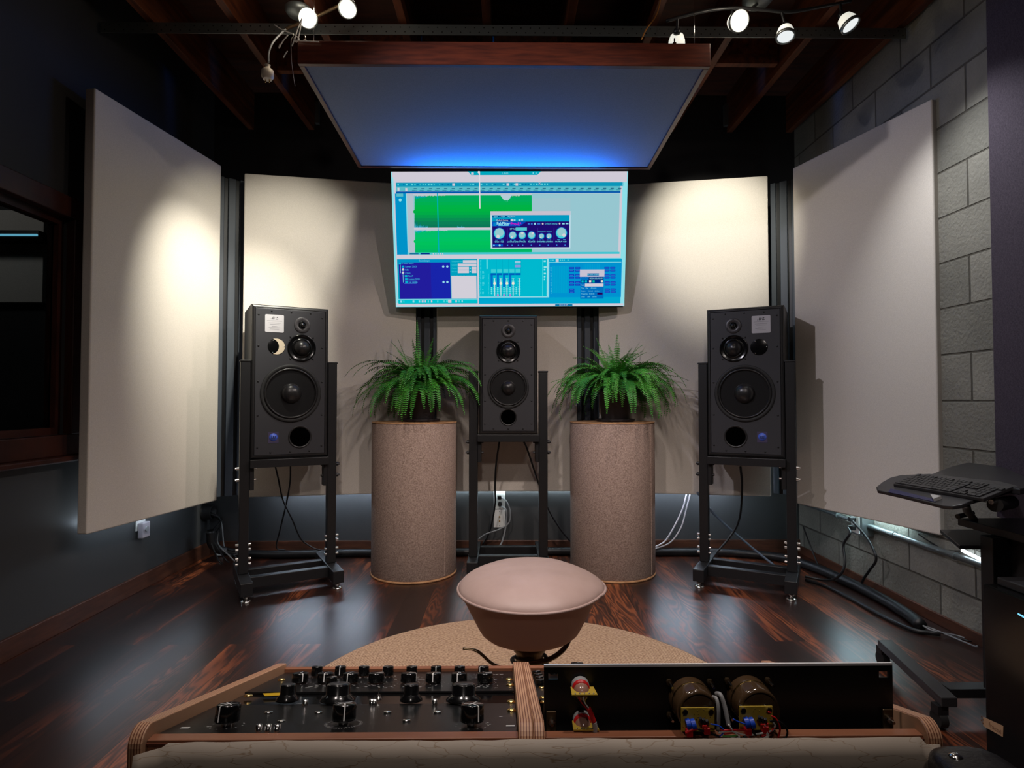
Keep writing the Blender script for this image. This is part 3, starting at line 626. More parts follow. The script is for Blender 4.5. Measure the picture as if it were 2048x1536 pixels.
    for k in range(26):
        y = 780 + k * 11
        Rr(786, y, 794, y + 4, (80, 216, 224), 4)
        if k > 7 and r.random() < .8: Rr(802, y, 802 + r.uniform(6, 18), y + 4, (90, 220, 228), 4)
        if k > 9: Rr(850, y, 855, y + 4, (80, 216, 224), 4)
    for i in range(5):
        x = 868 + i * 48.5
        if i < 4: Rr(x, 885, x + 18, 995, (0, 110, 200), 4)
        Rr(x, 884, x + 44, 900, (0, 96, 186), 5); Rr(x + 44, 775, x + 46, 884, (0, 150, 180), 5)
        Rr(x + 4, 852, x + 42, 880, (60, 204, 214), 4)
        Rr(x + 29, 925, x + 35, 1065, (190, 226, 226), 5)
        for k in range(11): Rr(x + 20, 925 + k * 13, x + 44, 928 + k * 13, (90, 214, 222), 4)
        if i < 4: disc(x + 32, 965, 11, (236, 232, 214), 6, 12)
        for y in (1000, 1015, 1030, 1045): disc(x + 8, y, 6, (110, 226, 230), 5, 10)
        if 0 < i < 4: Rr(x + 2, 1052, x + 15, 1068, (200, 110, 210), 6)
    Rr(1060, 788, 1106, 805, (150, 200, 224), 5); Rr(1060, 820, 1106, 838, (140, 150, 220), 5)
    for y, w in ((790, 16), (838, 22), (858, 12), (888, 16), (912, 12), (935, 8)): Rr(1288, y - 6, 1288 + w, y + 6, (150, 226, 232), 5)
    # right window
    Rr(1316, 765, 1902, 1090, LC, 2); Rr(1330, 772, 1902, 1080, (0, 146, 208), 3); Rr(1330, 770, 1902, 798, (0, 162, 204), 4); Rr(1330, 798, 1902, 802, LC, 5); Rr(1383, 772, 1406, 796, W_, 6)
    for x in (1340, 1358, 1415, 1430, 1445, 1476): Rr(x, 778, x + 9, 786, (90, 214, 220), 5)
    Rr(1355, 825, 1485, 1046, (0, 152, 206), 4)
    for k in range(15): Rr(1356 + k * 8.6, 830, 1358 + k * 8.6, 1044, (0, 176, 212), 5)
    for k in range(15): Rr(1606 + k * 8.6, 812, 1608 + k * 8.6, 860, (0, 176, 212), 5)
    for k in range(18): Rr(1341, 838 + k * 12, 1348, 843 + k * 12, (90, 220, 228), 5)
    for y in (838, 858, 895, 915, 952, 972, 1010, 1030):
        for x in (1488, 1536, 1768, 1814):
            if x == 1536 and y > 1000: continue
            Rr(x, y, x + 40, y + 15, (16, 50, 184), 5); Rr(x + 5, y + 6, x + 34, y + 9, (60, 140, 220), 6)
    Rr(1573, 858, 1768, 915, (198, 194, 210), 7); Rr(1576, 915, 1760, 1092, (0, 110, 190), 7); Rr(1632, 888, 1724, 906, (0, 110, 170), 8); T('Set Lock Location', 1678, 897, 10, LC, 9)
    Rr(1642, 917, 1757, 940, (0, 40, 120), 8); T('00:00:00:00.00', 1700, 928, 13, LC, 9); Rr(1578, 940, 1757, 964, (0, 40, 130), 8)
    for x, c in ((1585, (0, 180, 200)), (1612, (0, 180, 200)), (1645, (236, 232, 214)), (1672, (0, 190, 160)), (1738, (236, 232, 214))): Rr(x, 944, x + 17, 960, c, 9)
    Rr(1612, 970, 1758, 994, W_, 8); T('Track', 1592, 982, 10, LC, 8)
    for y, t in ((1006, 'Time   Play      Absolute'), (1030, 'Rotate      Normal    Ambient'), (1052, 'Properties   00:00:00'), (1076, 'Delay      Left      Stereo')): T(t, 1582, y, 9, (120, 222, 234), 8, 'LEFT')
    Rr(1708, 1042, 1750, 1058, (40, 0, 90), 9)
    Rr(1376, 1135, 1512, 1149, (0, 110, 170), 3); T('EN 11:42 AM', 1442, 1142, 9, W_, 4)
    S.build('screen', cols, o, fixn=False)
    return M, W, H
TVM, TVW, TVH = tv()

# ================================================================ LOUDSPEAKERS
def rect(w, z0, z1, y): return [(-w, y, z0), (w, y, z0), (w, y, z1), (-w, y, z1)]
def loudspeaker(loc, rz, W, H, D, label, mir, tw, md, wf, port, sticker=None, badge=None, disc=None, blue=False):
    o = thing('loudspeaker', loc, label, 'loudspeaker', rz)
    c = MB(); w = W / 2; e = .017
    c.loft([rect(w, 0, H, D), rect(w, 0, H, .02), rect(w - .002, .002, H - .002, .010), rect(w - .006, .006, H - .006, .004), rect(w - .012, .012, H - .012, .001), rect(w - e, e, H - e, .0), rect(w - e - .003, e + .003, H - e - .003, .004)])
    c.build('cabinet', M_BLACK, o, local=True)
    MB().loft([rect(w - e - .0032, e + .0032, H - e - .0032, .0035), rect(w - e - .0032, e + .0032, H - e - .0032, .001), rect(w - e - .005, e + .005, H - e - .005, .0002)]).build('baffle', M_BAFFLE, o, local=True)
    RX = Matrix.Rotation(PI / 2, 4, 'X')      # lathe z -> -y (out of the face)
    def at_(u, vt): return Matrix.Translation((u * mir, 0, H - vt)) @ RX
    # woofer
    u, vt, R = wf; s = R
    w_ = MB(); w_.lathe([(s, 0), (s, .004), (s * .985, .006), (s * .90, .006), (s * .88, .003)], 56, at_(u, vt), cap=False)
    wo = w_.build('woofer_ring', M_RUBBER, o, local=True)
    MB().lathe([(s * .88, .002), (s * .87, .010), (s * .84, .013), (s * .81, .010), (s * .80, .002)], 56, at_(u, vt), cap=False).build('surround', M_DOME, wo, local=True)
    MB().lathe([(s * .80, .003), (s * .74, .0015), (s * .6, .0008), (s * .4, .0004), (s * .3, .0003)], 56, at_(u, vt), cap=True).build('cone', M_CONE, wo, local=True)
    MB().lathe([(s * .345, .0004), (s * .33, .012), (s * .28, .024), (s * .2, .033), (s * .1, .038), (0, .039)], 40, at_(u, vt), cap=False).build('dust_cap', M_DOME, wo, local=True)
    # mid dome in its shallow horn
    u, vt, R = md
    mo = MB().lathe([(R, 0), (R, .004), (R * .97, .006), (R * .9, .004), (R * .74, .0015), (R * .66, .001), (R * .645, .006), (R * .60, .007), (R * .57, .001)], 44, at_(u, vt), cap=False).build('midrange_horn', M_GLOSSBLACK, o, local=True)
    MB().lathe([(R * .58, .0005), (R * .55, .008), (R * .44, .020), (R * .28, .028), (R * .12, .032), (0, .033)], 36, at_(u, vt), cap=False).build('midrange_dome', M_DOME, mo, local=True)
    # tweeter
    u, vt, R = tw
    to = MB().lathe([(R, .0), (R, .0025), (R * .96, .004), (R * .5, .0035), (R * .46, .0015), (0, .0015)], 36, at_(u, vt), cap=False).build('tweeter_plate', mat('tweeter_plate', (58, 56, 58), .35), o, local=True)
    MB().lathe([(R * .46, .0018), (R * .44, .007), (R * .36, .0065), (R * .32, .004)], 30, at_(u, vt), cap=False).build('tweeter_ring', M_GLOSSBLACK, to, local=True)
    MB().lathe([(R * .32, .002), (R * .28, .010), (R * .16, .015), (0, .017)], 24, at_(u, vt), cap=False).build('tweeter_dome', M_CONE, to, local=True)
    # port
    u, vt, R = port
    po = MB().lathe([(R * 1.05, .0), (R * 1.04, .003), (R * .98, .0035), (R * .9, .001)], 40, at_(u, vt), cap=False).build('bass_port', M_BLACK, o, local=True)
    MB().lathe([(R * .93, .0009), (0, .0009)], 40, at_(u, vt), cap=False).build('port_opening', mat('port_void', (2, 2, 2), .9, spec=0), po, local=True)
    # screws
    sw = w - e - .018
    for (x, z) in [(s_ * sw, zz) for s_ in (-1, 1) for zz in (.06, H * .28, H * .5, H * .73, H - .055)] + [(xx, zz) for xx in (-w * .5, 0, w * .5) for zz in (.033, H - .033)]:
        MB().lathe([(.0045, 0), (.0045, .0016), (.003, .0024), (0, .0024)], 10, Matrix.Translation((x, 0, z)) @ RX).build('screw', M_STEEL, o, local=True)
    for k in range(3 if tw[2] < .03 else 3):
        a = PI / 2 + k * 2 * PI / 3
        MB().lathe([(.0028, .0036), (.0028, .005), (0, .005)], 8, at_(tw[0], tw[1]) @ Matrix.Translation((.82 * tw[2] * math.cos(a), .82 * tw[2] * math.sin(a), 0))).build('screw', M_STEEL, o, local=True)
    for k in range(4):
        a = PI / 4 + k * PI / 2
        MB().lathe([(.004, .0), (.004, .004), (0, .004)], 8, at_(md[0], md[1]) @ Matrix.Translation((1.12 * md[2] * math.cos(a), 1.12 * md[2] * math.sin(a), 0))).build('screw', M_STEEL, o, local=True)
    if disc:
        u, vt, R, cres = disc
        d = MB().lathe([(R, 0), (R, .001), (R * .97, .0014), (0, .0014)], 36, at_(u, vt), cap=False).build('blanking_plate', M_GLOSSBLACK, o, local=True)
        for k in range(3):
            a = k * 2 * PI / 3
            MB().lathe([(.003, .0014), (.003, .003), (0, .003)], 8, at_(u, vt) @ Matrix.Translation((.86 * R * math.cos(a), .86 * R * math.sin(a), 0))).build('screw', M_CHROME, d, local=True)
        if cres:
            pts = [(R * .96 * math.cos(a), R * .96 * math.sin(a)) for a in [(-100 + 200 * k / 20) * PI / 180 for k in range(21)]]
            pts += [(-R * .75 + R * 1.02 * math.cos(a), R * .98 * math.sin(a)) for a in [(70 - 140 * k / 16) * PI / 180 for k in range(17)]]
            lab(MB().prism(pts, .0016, .0022, 'z', at_(u, vt) @ Matrix.Scale(1, 4)).build('crescent', mat('painted_reflection', (205, 190, 166), .5), d, local=True), 'pale cream reflection painted on the glossy plate')  # reflection on the glossy plate, put in as a pale flat shape
    if sticker:
        u, vt, s = sticker
        m = Matrix.Translation((u * mir, -.0006, H - vt)) @ RX
        q = s / 2; r_ = .006; pts = []
        for cx_, cy_, a0 in ((q - r_, q - r_, 0), (-q + r_, q - r_, 90), (-q + r_, -q + r_, 180), (q - r_, -q + r_, 270)):
            for k in range(5): a = math.radians(a0 + k * 22.5); pts.append((cx_ + r_ * math.cos(a), cy_ + r_ * math.sin(a)))
        st = MB(); st.prism(pts, 0, .0006, 'z', m)
        for q4 in (((-.019, .0225), (-.016, .0225), (-.016, .0255), (-.019, .0255)), ((-.011, .022), (-.008, .022), (-.006, .036), (-.009, .036)), ((-.007, .022), (-.002, .022), (-.0005, .036), (-.003, .036)),
                   ((.004, .031), (.008, .031), (.008, .035), (.004, .034)), ((.011, .030), (.017, .032), (.016, .036), (.011, .035)), ((.006, .022), (.011, .022), (.011, .026), (.006, .026)), ((.012, .022), (.018, .022), (.017, .026), (.012, .025))):
            st.add([m @ V((x, y, .0009)) for x, y in q4], [(0, 1, 2, 3)], 1)
        for k, (wd, y) in enumerate(((.8, .14), (.66, .02), (.5, -.06), (.3, -.17), (.62, -.25), (.5, -.33))):
            st.add([m @ V((x * s, yy * s, .0009)) for x, yy in ((-wd / 2, y), (wd / 2, y), (wd / 2, y + .018), (-wd / 2, y + .018))], [(0, 1, 2, 3)], 2)
        lab(st.build('sticker', [M_STICKER, M_PRINT, M_PRINTG], o, local=True, fixn=False), 'square silver sticker with black logo and small print')
    if badge:
        u, vt = badge; m = Matrix.Translation((u * mir, -.0006, H - vt)) @ RX
        bd = MB(); bd.b2((-.026, -.030, 0), (.026, .028, .0008), m, mi=2)
        bd.lathe([(.021, .0008), (.021, .0014), (0, .0014)], 28, m, mi=0)
        for x0, y0, x1, y1 in ((-.010, .006, -.007, -.006), (-.002, .008, .001, -.002), (.007, .007, .010, -.004), (-.010, -.009, .010, -.006), (-.003, -.002, .004, .0)):
            bd.add([m @ V((x0, y0, .0018)), m @ V((x1, y0, .0018)), m @ V((x1, y1, .0018)), m @ V((x0, y1, .0018))], [(0, 1, 2, 3)], 1)
        lab(bd.build('badge', [M_BLUE, M_PRINT, mat('badge_ground', (62, 56, 84), .5)], o, local=True, fixn=False), 'round blue logo badge')
    return o
RZ = math.radians(28.3)
CL = V((-1.163, 3.265, 0)); CRt = V((1.318, 3.265, 0))
def loc_on(C, rz, x, y, z): return Matrix.Translation(C) @ Matrix.Rotation(rz, 4, 'Z') @ V((x, y, z))
main = dict(tw=(.056, .099, .042), md=(.055, .224, .074), wf=(.002, .470, .155), port=(.05, .705, .058), sticker=(-.085, .099, .094), badge=(-.085, .703))
SPZ = .690
loudspeaker(loc_on(CL, RZ, .0, -.03, SPZ), RZ, .396, .816, .38, 'large black three-way loudspeaker on the left stand, silver sticker at its upper left', 1, disc=(-.0737, .221, .044, True), **main)
loudspeaker(loc_on(CRt, -RZ, .0, -.03, SPZ), -RZ, .396, .816, .38, 'large black three-way loudspeaker on the right stand, silver sticker at its upper right', -1, disc=(-.0737, .221, .044, False), **main)
cc = at(1016.5, 1138, 3.43)
CCt = V((cc.x, 3.43, 0)); zb = at(1016, 869, 3.43).z
loudspeaker((cc.x, 3.43, zb), 0, .336, .684, .30, 'smaller black three-way loudspeaker on the centre stand under the television', 1, tw=(0, .091, .040), md=(0, .207, .068), wf=(0, .417, .118), port=(0, .585, .047))

# ================================================================ SPEAKER STANDS
def stand(C, rz, hw, top, shelf, yf, yb, label, tw=.048, wd=.0, chrome=True, bars=(-.06, .10)):
    o = thing('speaker_stand', C, label, 'speaker stand', rz)
    t = tw / 2
    for s in (-1, 1):
        x = s * hw
        MB().b2((x - t, -t, .1005), (x + t, t, top)).build('upright_post', M_STEEL, o, local=True, bevel=.003)
        MB().b2((x - t - .003, -t - .003, top), (x + t + .003, t + .003, top + .01)).build('post_cap', M_RUBBER, o, local=True, bevel=.003)
        MB().b2((x - t * 1.2, yf, .036), (x + t * 1.2, yb, .10)).build('foot_rail', M_STEEL, o, local=True, bevel=.003)
        for y in (yf + .03, yb - .03):
            MB().lathe([(.024, 0), (.026, .004), (.024, .010), (.010, .012), (.007, .013), (.007, .022), (.014, .023), (.014, .032), (.007, .033), (.007, .0365)], 20, Matrix.Translation((x, y, 0))).build('levelling_foot', M_CHROME if chrome else M_STEEL, o, local=True)
        # height clamp with bolts
        xi = x - s * (t + .012) if wd else x
        MB().b2((x - s * (t + .022) if s > 0 else x + t, -.028, shelf - .16), (x - t if s > 0 else x + t + .022, .028, shelf - .0425)).build('clamp_plate', M_STEEL, o, local=True, bevel=.003)
        for z in (shelf - .045, shelf - .105):
            MB().cyl((x - s * (t + .034), -.01, z), (x + s * (t + .02), -.01, z), .006, 10).build('bolt', M_CHROME if chrome and s * C[0] > 0 else M_STEEL, o, local=True)
            MB().cyl((x + s * (t), -.01, z), (x + s * (t + .012), -.01, z), .011, 6).build('nut', M_CHROME if chrome and s * C[0] > 0 else M_STEEL, o, local=True)
        if chrome:
            for z in (.150, .178, .225, .250):
                MB().cyl((x - s * (t + .012), -.012, z), (x - s * t, -.012, z), .0085, 10).build('acorn_nut', M_CHROME, o, local=True)
                MB().cyl((x + s * t, -.012, z), (x + s * (t + .014), -.012, z), .0085, 10).build('acorn_nut', M_CHROME, o, local=True)
    for y in bars:
        MB().b2((-hw + t * 1.2, y - .022, .042), (hw - t * 1.2, y + .022, .095)).build('cross_bar', M_STEEL, o, local=True, bevel=.002)
    MB().b2((-hw + t, -.055, shelf - .042), (hw - t, -.02, shelf)).build('shelf_bar', M_STEEL, o, local=True, bevel=.002)
    MB().b2((-hw + t, .20, shelf - .042), (hw - t, .235, shelf)).build('shelf_bar', M_STEEL, o, local=True, bevel=.002)
    for s in (-1, 1):
        MB().b2((s * (hw - t) - .0125 * (1 + s), -.0195, shelf - .042), (s * (hw - t) + .0125 * (1 - s), .1995, shelf)).build('shelf_rail', M_STEEL, o, local=True)
    return o
stand(CL, RZ, .2225, 1.20, SPZ - .001, -.20, .26, 'black steel stand under the left loudspeaker')
stand(CRt, -RZ, .2225, 1.20, SPZ - .001, -.20, .26, 'black steel stand under the right loudspeaker')
xc = (at(948, 745, 3.5).x + at(1085, 745, 3.5).x) / 2; hw = (at(1085, 745, 3.5).x - at(948, 745, 3.5).x) / 2
stand(V((xc, 3.49, 0)), 0, hw + .002, at(948, 745, 3.47).z, zb - .001, -.14, .36, 'black steel stand under the centre loudspeaker', .05, chrome=False, bars=(.04, .26))

# ================================================================ PEDESTALS AND FERNS
def pedestal(px, label):
    c = at(px, 1140, 3.53); r = .245; zt = at(px, 843, 3.53).z
    o = thing('linen_pedestal', (c.x, 3.53, 0), label, 'pedestal')
    MB().lathe([(r - .004, .012), (r, .018), (r, zt - .012), (r - .003, zt - .008)], 72).build('linen_sleeve', M_LINEN, o, local=True)
    MB().lathe([(r - .002, 0), (r + .002, .003), (r + .002, .0115), (r - .002, .012)], 72).build('base_rim', M_TANTOP, o, local=True)
    MB().lathe([(r - .003, zt - .0079), (r + .001, zt - .006), (r + .001, zt), (r - .004, zt)], 72).build('top_disc', M_TANTOP, o, local=True)
    # vertical seam
    a = -PI / 2 + .9
    MB().b2((r * math.cos(a) - .002, r * math.sin(a) - .002, .02), (r * math.cos(a) + .002, r * math.sin(a) + .002, zt - .014)).build('seam', M_LINEN, o, local=True)
    return V((c.x, 3.53, zt))
def fern(P, potdx, label, seed, extra, n=84, pot_r=.095):
    o = thing('potted_fern', P + V((potdx, 0, 0)), label, 'plant', 0)
    MB().lathe([(pot_r * 1.12, 0), (pot_r * 1.22, .012), (pot_r * 1.18, .016), (pot_r * 1.05, .006), (0, .006)], 36).build('saucer', M_POT, o, local=True)
    MB().lathe([(pot_r * .82, .007), (pot_r * 1.0, .17), (pot_r * 1.06, .172), (pot_r * 1.06, .19), (pot_r * .98, .19), (pot_r * .97, .175), (0, .175)], 36).build('pot', M_POT, o, local=True)
    MB().lathe([(pot_r * .96, .176), (pot_r * .6, .182), (0, .184)], 24, cap=False).build('soil', M_SOIL, o, local=True)
    rd = random.Random(seed); lf = MB(); st = MB()
    def frond(az, L_, e0, drop, wid=.034, tw=None):
        p = V((.03 * math.cos(az) * rd.random(), .03 * math.sin(az) * rd.random(), .18)); N_ = 30; path = []; tw = rd.uniform(-.5, .5) if tw is None else tw
        azr = az
        for i in range(N_ + 1):
            t = i / N_; e = e0 - drop * (t ** 1.3); azr = az + tw * t * .6
            d = V((math.cos(azr) * math.cos(e), math.sin(azr) * math.cos(e), math.sin(e))); path.append((p.copy(), d)); p = p + d * (L_ / N_)
            r = math.hypot(p.x + potdx, p.y)
            if p.z < .012 and r < .262: p.z = .012
            w_ = (3.60 - P.y) 
            lim = 3.725 - max(0, abs(P.x + potdx + p.x - .02) - .55) * .178 - P.y - .02
            if p.y > lim: p.y = lim
        st.tube([a for a, _ in path[::3]], lambda t: .0018 * (1 - .7 * t), 4, steps=1)
        NP = int(L_ / .0108)
        for i in range(3, NP):
            t = i / NP; a, d = path[min(int(t * N_), N_ - 1)]; b_, _ = path[min(int(t * N_) + 1, N_)]; q = a.lerp(b_, t * N_ - int(t * N_))
            side = d.cross(V((0, 0, 1)));
            if side.length < .05: side = V((-math.sin(az), math.cos(az), 0))
            side.normalize(); up = side.cross(d).normalized()
            side = (side * math.cos(tw) + up * math.sin(tw)).normalized(); nrm = side.cross(d).normalized()
            ln = wid * (min(1, t * 5 + .15)) * (1 - max(0, (t - .3) / .7) ** 1.4 * .9) * rd.uniform(.85, 1.1); hw_ = .0040 * (.6 + .4 * (1 - t))
            for s in (-1, 1):
                ax = (side * s + d * .28 - nrm * .12 * rd.uniform(0, 2)).normalized(); wv = d * hw_
                lf.add([q - wv, q + wv, q + ax * ln * .62 + wv * 1.0 - nrm * .001, q + ax * ln - nrm * .003 * 1, q + ax * ln * .62 - wv * .9 - nrm * .001], [(0, 1, 2, 3, 4)], 0, False)
    for k in range(n):
        az = 2 * PI * k / n * 3.0 + rd.uniform(-.25, .25); ring = rd.random()
        if ring < .55: frond(az, rd.uniform(.38, .52), rd.uniform(.6, 1.15), rd.uniform(2.0, 2.7), rd.uniform(.034, .046))
        elif ring < .85: frond(az, rd.uniform(.30, .42), rd.uniform(1.0, 1.35), rd.uniform(1.5, 2.4), rd.uniform(.034, .044))
        else: frond(az, rd.uniform(.26, .34), rd.uniform(1.25, 1.5), rd.uniform(.6, 1.3), rd.uniform(.028, .034))
    for k in range(40):
        az = 2 * PI * k / 40 + rd.uniform(-.12, .12)
        frond(az, rd.uniform(.34, .50), rd.uniform(.45, .95), rd.uniform(2.1, 2.6), rd.uniform(.034, .044))
    for e in extra: frond(*e)
    lf.build('foliage', M_FERN, o, local=True, fixn=False); st.build('stem', M_STEM, o, local=True)
    o_ = o; return o
PL = pedestal(828, 'round oatmeal linen pedestal under the left fern')
PR = pedestal(1225, 'round oatmeal linen pedestal under the right fern')
fern(PL, .035, 'bushy green fern in a dark pot on the left linen pedestal', 5,
     [(PI * .95, .40, .5, 1.2, .022, .1), (PI * 1.02, .40, .7, 1.9, .03, 0), (0.05, .36, .5, 1.0, .012, .1), (PI * .8, .36, 1.15, .1, .008, 0), (PI * .62, .44, 1.45, .1, .030, 0), (PI * .35, .36, 1.3, .3, .034, .2), (PI * .15, .36, 1.2, .5, .034, .2), (PI * .85, .38, 1.2, .6, .034, -.2), (PI * 1.25, .40, .4, 1.7, .034, 0), (PI * 1.42, .42, .5, 2.3, .034, 0), (PI * 1.6, .40, .5, 2.2, .034, 0), (PI * 1.75, .42, .6, 2.2, .034, 0)])
fern(PR, .02, 'bushy green fern in a dark pot on the right linen pedestal', 11,
     [(0.02, .45, .6, 1.1, .022, .1), (PI * .98, .38, .55, 1.0, .026, .1), (PI * .25, .38, 1.0, .2, .012, 0), (PI * .15, .38, .8, .4, .016, 0), (PI * .4, .36, 1.4, .2, .032, 0), (PI * .7, .36, 1.3, .3, .030, 0), (PI * 1.4, .42, .5, 2.2, .036, 0), (PI * 1.55, .42, .6, 2.1, .036, 0), (PI * 1.7, .40, .5, 2.1, .036, 0), (PI * 1.85, .40, .6, 2.0, .03, 0)], n=100)

# ================================================================ RUG
r_ = MB(); c = (.05, 1.99); R = .775
r_.lathe([(R - .004, 0), (R, .004), (R - .003, .0085), (R - .012, .010), (0, .010)], 128, Matrix.Translation((c[0], c[1], .0)), cap=False)
r_.lathe([(R - .004, 0), (0, 0)], 128, Matrix.Translation((c[0], c[1], .0)), cap=False)
tag(r_.build('round_rug', M_RUG), 'round tan braided jute rug under the stool', 'rug')

# ================================================================ STOOL
def stool():
    X, Y = .066, 1.60
    o = thing('stool', (X, Y, .010), 'drum shaped stool with a domed blush leather seat on a bronze column', 'stool')
    tilt = Matrix.Translation((0, 0, .50)) @ Matrix.Rotation(math.radians(1.5), 4, 'X') @ Matrix.Rotation(math.radians(-.4), 4, 'Y')
    prof = [(.187, 0)]
    for k in range(1, 15):
        t = k / 14; q_ = math.cos(t * PI / 2) ** .8 if k < 14 else 0; prof.append((.187 * q_, .054 * (1 - q_ ** 2.3) ** .66))
    prof = [(.180, -.006), (.188, -.003)] + prof
    m = MB(); m.lathe(prof, 96, tilt, cap=False)
    for i, p in enumerate(m.v):
        q = p - V((0, 0, .5)); r = math.hypot(q.x, q.y)
        p.z += .0022 * noise.noise(V((q.x * 14, q.y * 22, 3.1))) * (1 if r < .15 else .3)
        if q.x > .13: p.x += .010 * max(0, (q.x - .13) / .057) ** 2 * (1 if abs(q.y) < .07 else .3)
    m.build('seat', M_HIDE, o, local=True)
    pp = [V((.1885 * math.cos(a), .1885 * math.sin(a), -.004)) for a in [2 * PI * k / 72 for k in range(73)]]
    m = MB(); m.tube([tilt @ p for p in pp], .0036, 8, steps=1)
    for p in m.v:
        if p.x > .13: p.x += .010 * max(0, (p.x - .13) / .057) ** 2 * (1 if abs(p.y) < .07 else .3)
    m.build('piping', M_HIDE, o, local=True)
    MB().lathe([(.184, -.006), (.180, -.012), (.159, -.056), (.1385, -.098), (.130, -.113), (.118, -.123), (.100, -.127), (0, -.128)], 72, tilt, cap=False).build('upholstered_drum', M_SUEDE, o, local=True)
    MB().lathe([(.05, .352), (.05, .378)], 28).build('mounting_plate', M_STEEL, o, local=True)
    MB().lathe([(.036, .345), (.036, .250), (.031, .250), (.031, .19), (.026, .19), (.026, .06)], 28).build('column', M_BRONZE, o, local=True)
    MB().lathe([(.043, .332), (.045, .340), (.045, .348), (.040, .352)], 28, cap=False).build('collar', M_BRONZE, o, local=True)
    MB().tube([(-.02, -.05, .306), (-.055, -.058, .308), (-.095, -.058, .320), (-.135, -.052, .350), (-.172, -.05, .356)], lambda t: .006 if t < .8 else .0045, 10, flat=.6).build('lever', M_BRONZE, o, local=True)
    MB().tube([(-.004, -.06, .322), (.045, -.058, .330), (.085, -.035, .345), (.105, .0, .362), (.100, .03, .372)], .0065, 10).build('lever', M_BRONZE, o, local=True)
    MB().tube([(.046 * math.cos(a) , .046 * math.sin(a), .305 + .004 * math.sin(2 * a)) for a in [2 * PI * k / 20 for k in range(21)]], .0055, 8, steps=2).build('cable_coil', M_CABLE, o, local=True)
    MB().lathe([(.06, .03), (.06, .055), (.03, .075), (.026, .09)], 24).build('hub', M_STEEL, o, local=True)
    for k in range(5):
        a = 2 * PI * k / 5 + .3; d = V((math.cos(a), math.sin(a), 0))
        l = MB(); l.tube([d * .05 + V((0, 0, .045)), d * .15 + V((0, 0, .038)), d * .20 + V((0, 0, .03))], .016, 8, flat=.7).build('leg', M_STEEL, o, local=True)
        MB().lathe([(.014, 0), (.016, .006), (.012, .03)], 14, Matrix.Translation(d * .19)).build('foot', M_RUBBER, o, local=True)
stool()

# ================================================================ CONSOLE
PY0, PZ0 = .804, None
A0 = at(315, 1468, .804); A1 = at(1034, 1468, .804); B0 = at(575, 1345, 1.27)
slope = (B0.z - A0.z) / (1.27 - .804)
def pz(y): return A0.z + slope * (y - .804)
pn = V((0, -slope, 1)).normalized(); pd = V((0, 1, slope)).normalized()
def onp(px, py): return onplane(px, py, A0, pn)
XA, XB = A0.x, A1.x
RXA, RXB = at(1090, 1465, .82).x, at(1788, 1400, .83).x
def panel_frame(p): return Matrix.Translation(p) @ Matrix(((1, pn.x * 0, 0, 0), (0, pd.y, pn.y, 0), (0, pd.z, pn.z, 0), (0, 0, 0, 1)))
def PFm(p, rz=0):
    return Matrix.Translation(p) @ Matrix(((1, 0, pn.x, 0), (0, pd.y, pn.y, 0), (0, pd.z, pn.z, 0), (0, 0, 0, 1))) @ Matrix.Rotation(rz, 4, 'Z')
con = thing('mastering_console', ((XA + RXB) / 2, 1.03, 0), 'low sloping console with plywood cheeks and black knob panels in the foreground', 'console')
XRC = RXB + .022
def cheek(x0, x1, yend=1.285):
    up = .017; y0 = .776; pts = [(y0, .18), (y0, pz(.80) - .01)]
    cr = .022; zt = pz(y0 + cr) + up
    for k in range(7): a = PI - k * PI / 2 / 6; pts.append((y0 + cr + cr * math.cos(a), zt - cr + cr * math.sin(a) - (.0 if k else 0)))
    pts += [(yend, pz(yend) + up), (yend, .18)]
    MB().prism(pts, x0, x1, 'x').build('plywood_cheek', M_PLY, con, bevel=.0015)
t_ = .0185
cheek(XA - .004 - t_, XA - .004)
cheek(XB + .002, XB + .002 + t_)
cheek(RXA - .003 - t_, RXA - .003) if RXA - .003 - t_ > XB + .0025 + t_ else cheek(XB + .0026 + t_, RXA - .003)
cheek(RXB + .010, RXB + .010 + t_)
XE = RXB + .010
# rims
for x0, x1 in ((XA - .0035, XB + .0015), (RXA - .0025, XE - .0005)):
    MB().b2((x0, .7865, .20), (x1, .8025, pz(.80) + .0005)).build('rear_rim', mat('rim_wood', (146, 96, 70), .4, noise_mix=((124, 76, 52), 20, (.3, 1, 8))), con, bevel=.001)
    MB().b2((x0, .7845, pz(.80) - .006), (x1, .7863, pz(.80) - .003)).build('rim_inlay', mat('rim_dark', (90, 46, 28), .5), con)
    MB().b2((x0, 1.272, .20), (x1, 1.284, pz(1.27) + .006)).build('front_rim', mat('rim_wood', (146, 96, 70), .4), con, bevel=.001)
    MB().b2((x0, .803, .20), (x1, 1.2715, .215)).build('bottom_board', MATS['rim_wood'], con)
for x in (XA - .02, XE + .0):
    for y in (.80, 1.22): MB().b2((x, y, 0 if y < 1.2 else 0.0101), (x + .04, y + .04, .1795)).build('leg', M_STEEL, con, bevel=.003)
M_FACE = mat('black_faceplate', (17, 17, 18), .3, bump=(1500, .05, .0003))
def plate(x0, x1, ya, yb, dz=0.0, name='control_panel', m=M_FACE):
    l0 = [V((x0, ya, pz(ya) + dz)), V((x1, ya, pz(ya) + dz)), V((x1, yb, pz(yb) + dz)), V((x0, yb, pz(yb) + dz))]
    return MB().loft([[p - pn * .003 for p in l0], l0]).build(name, m, con, bevel=.0006)
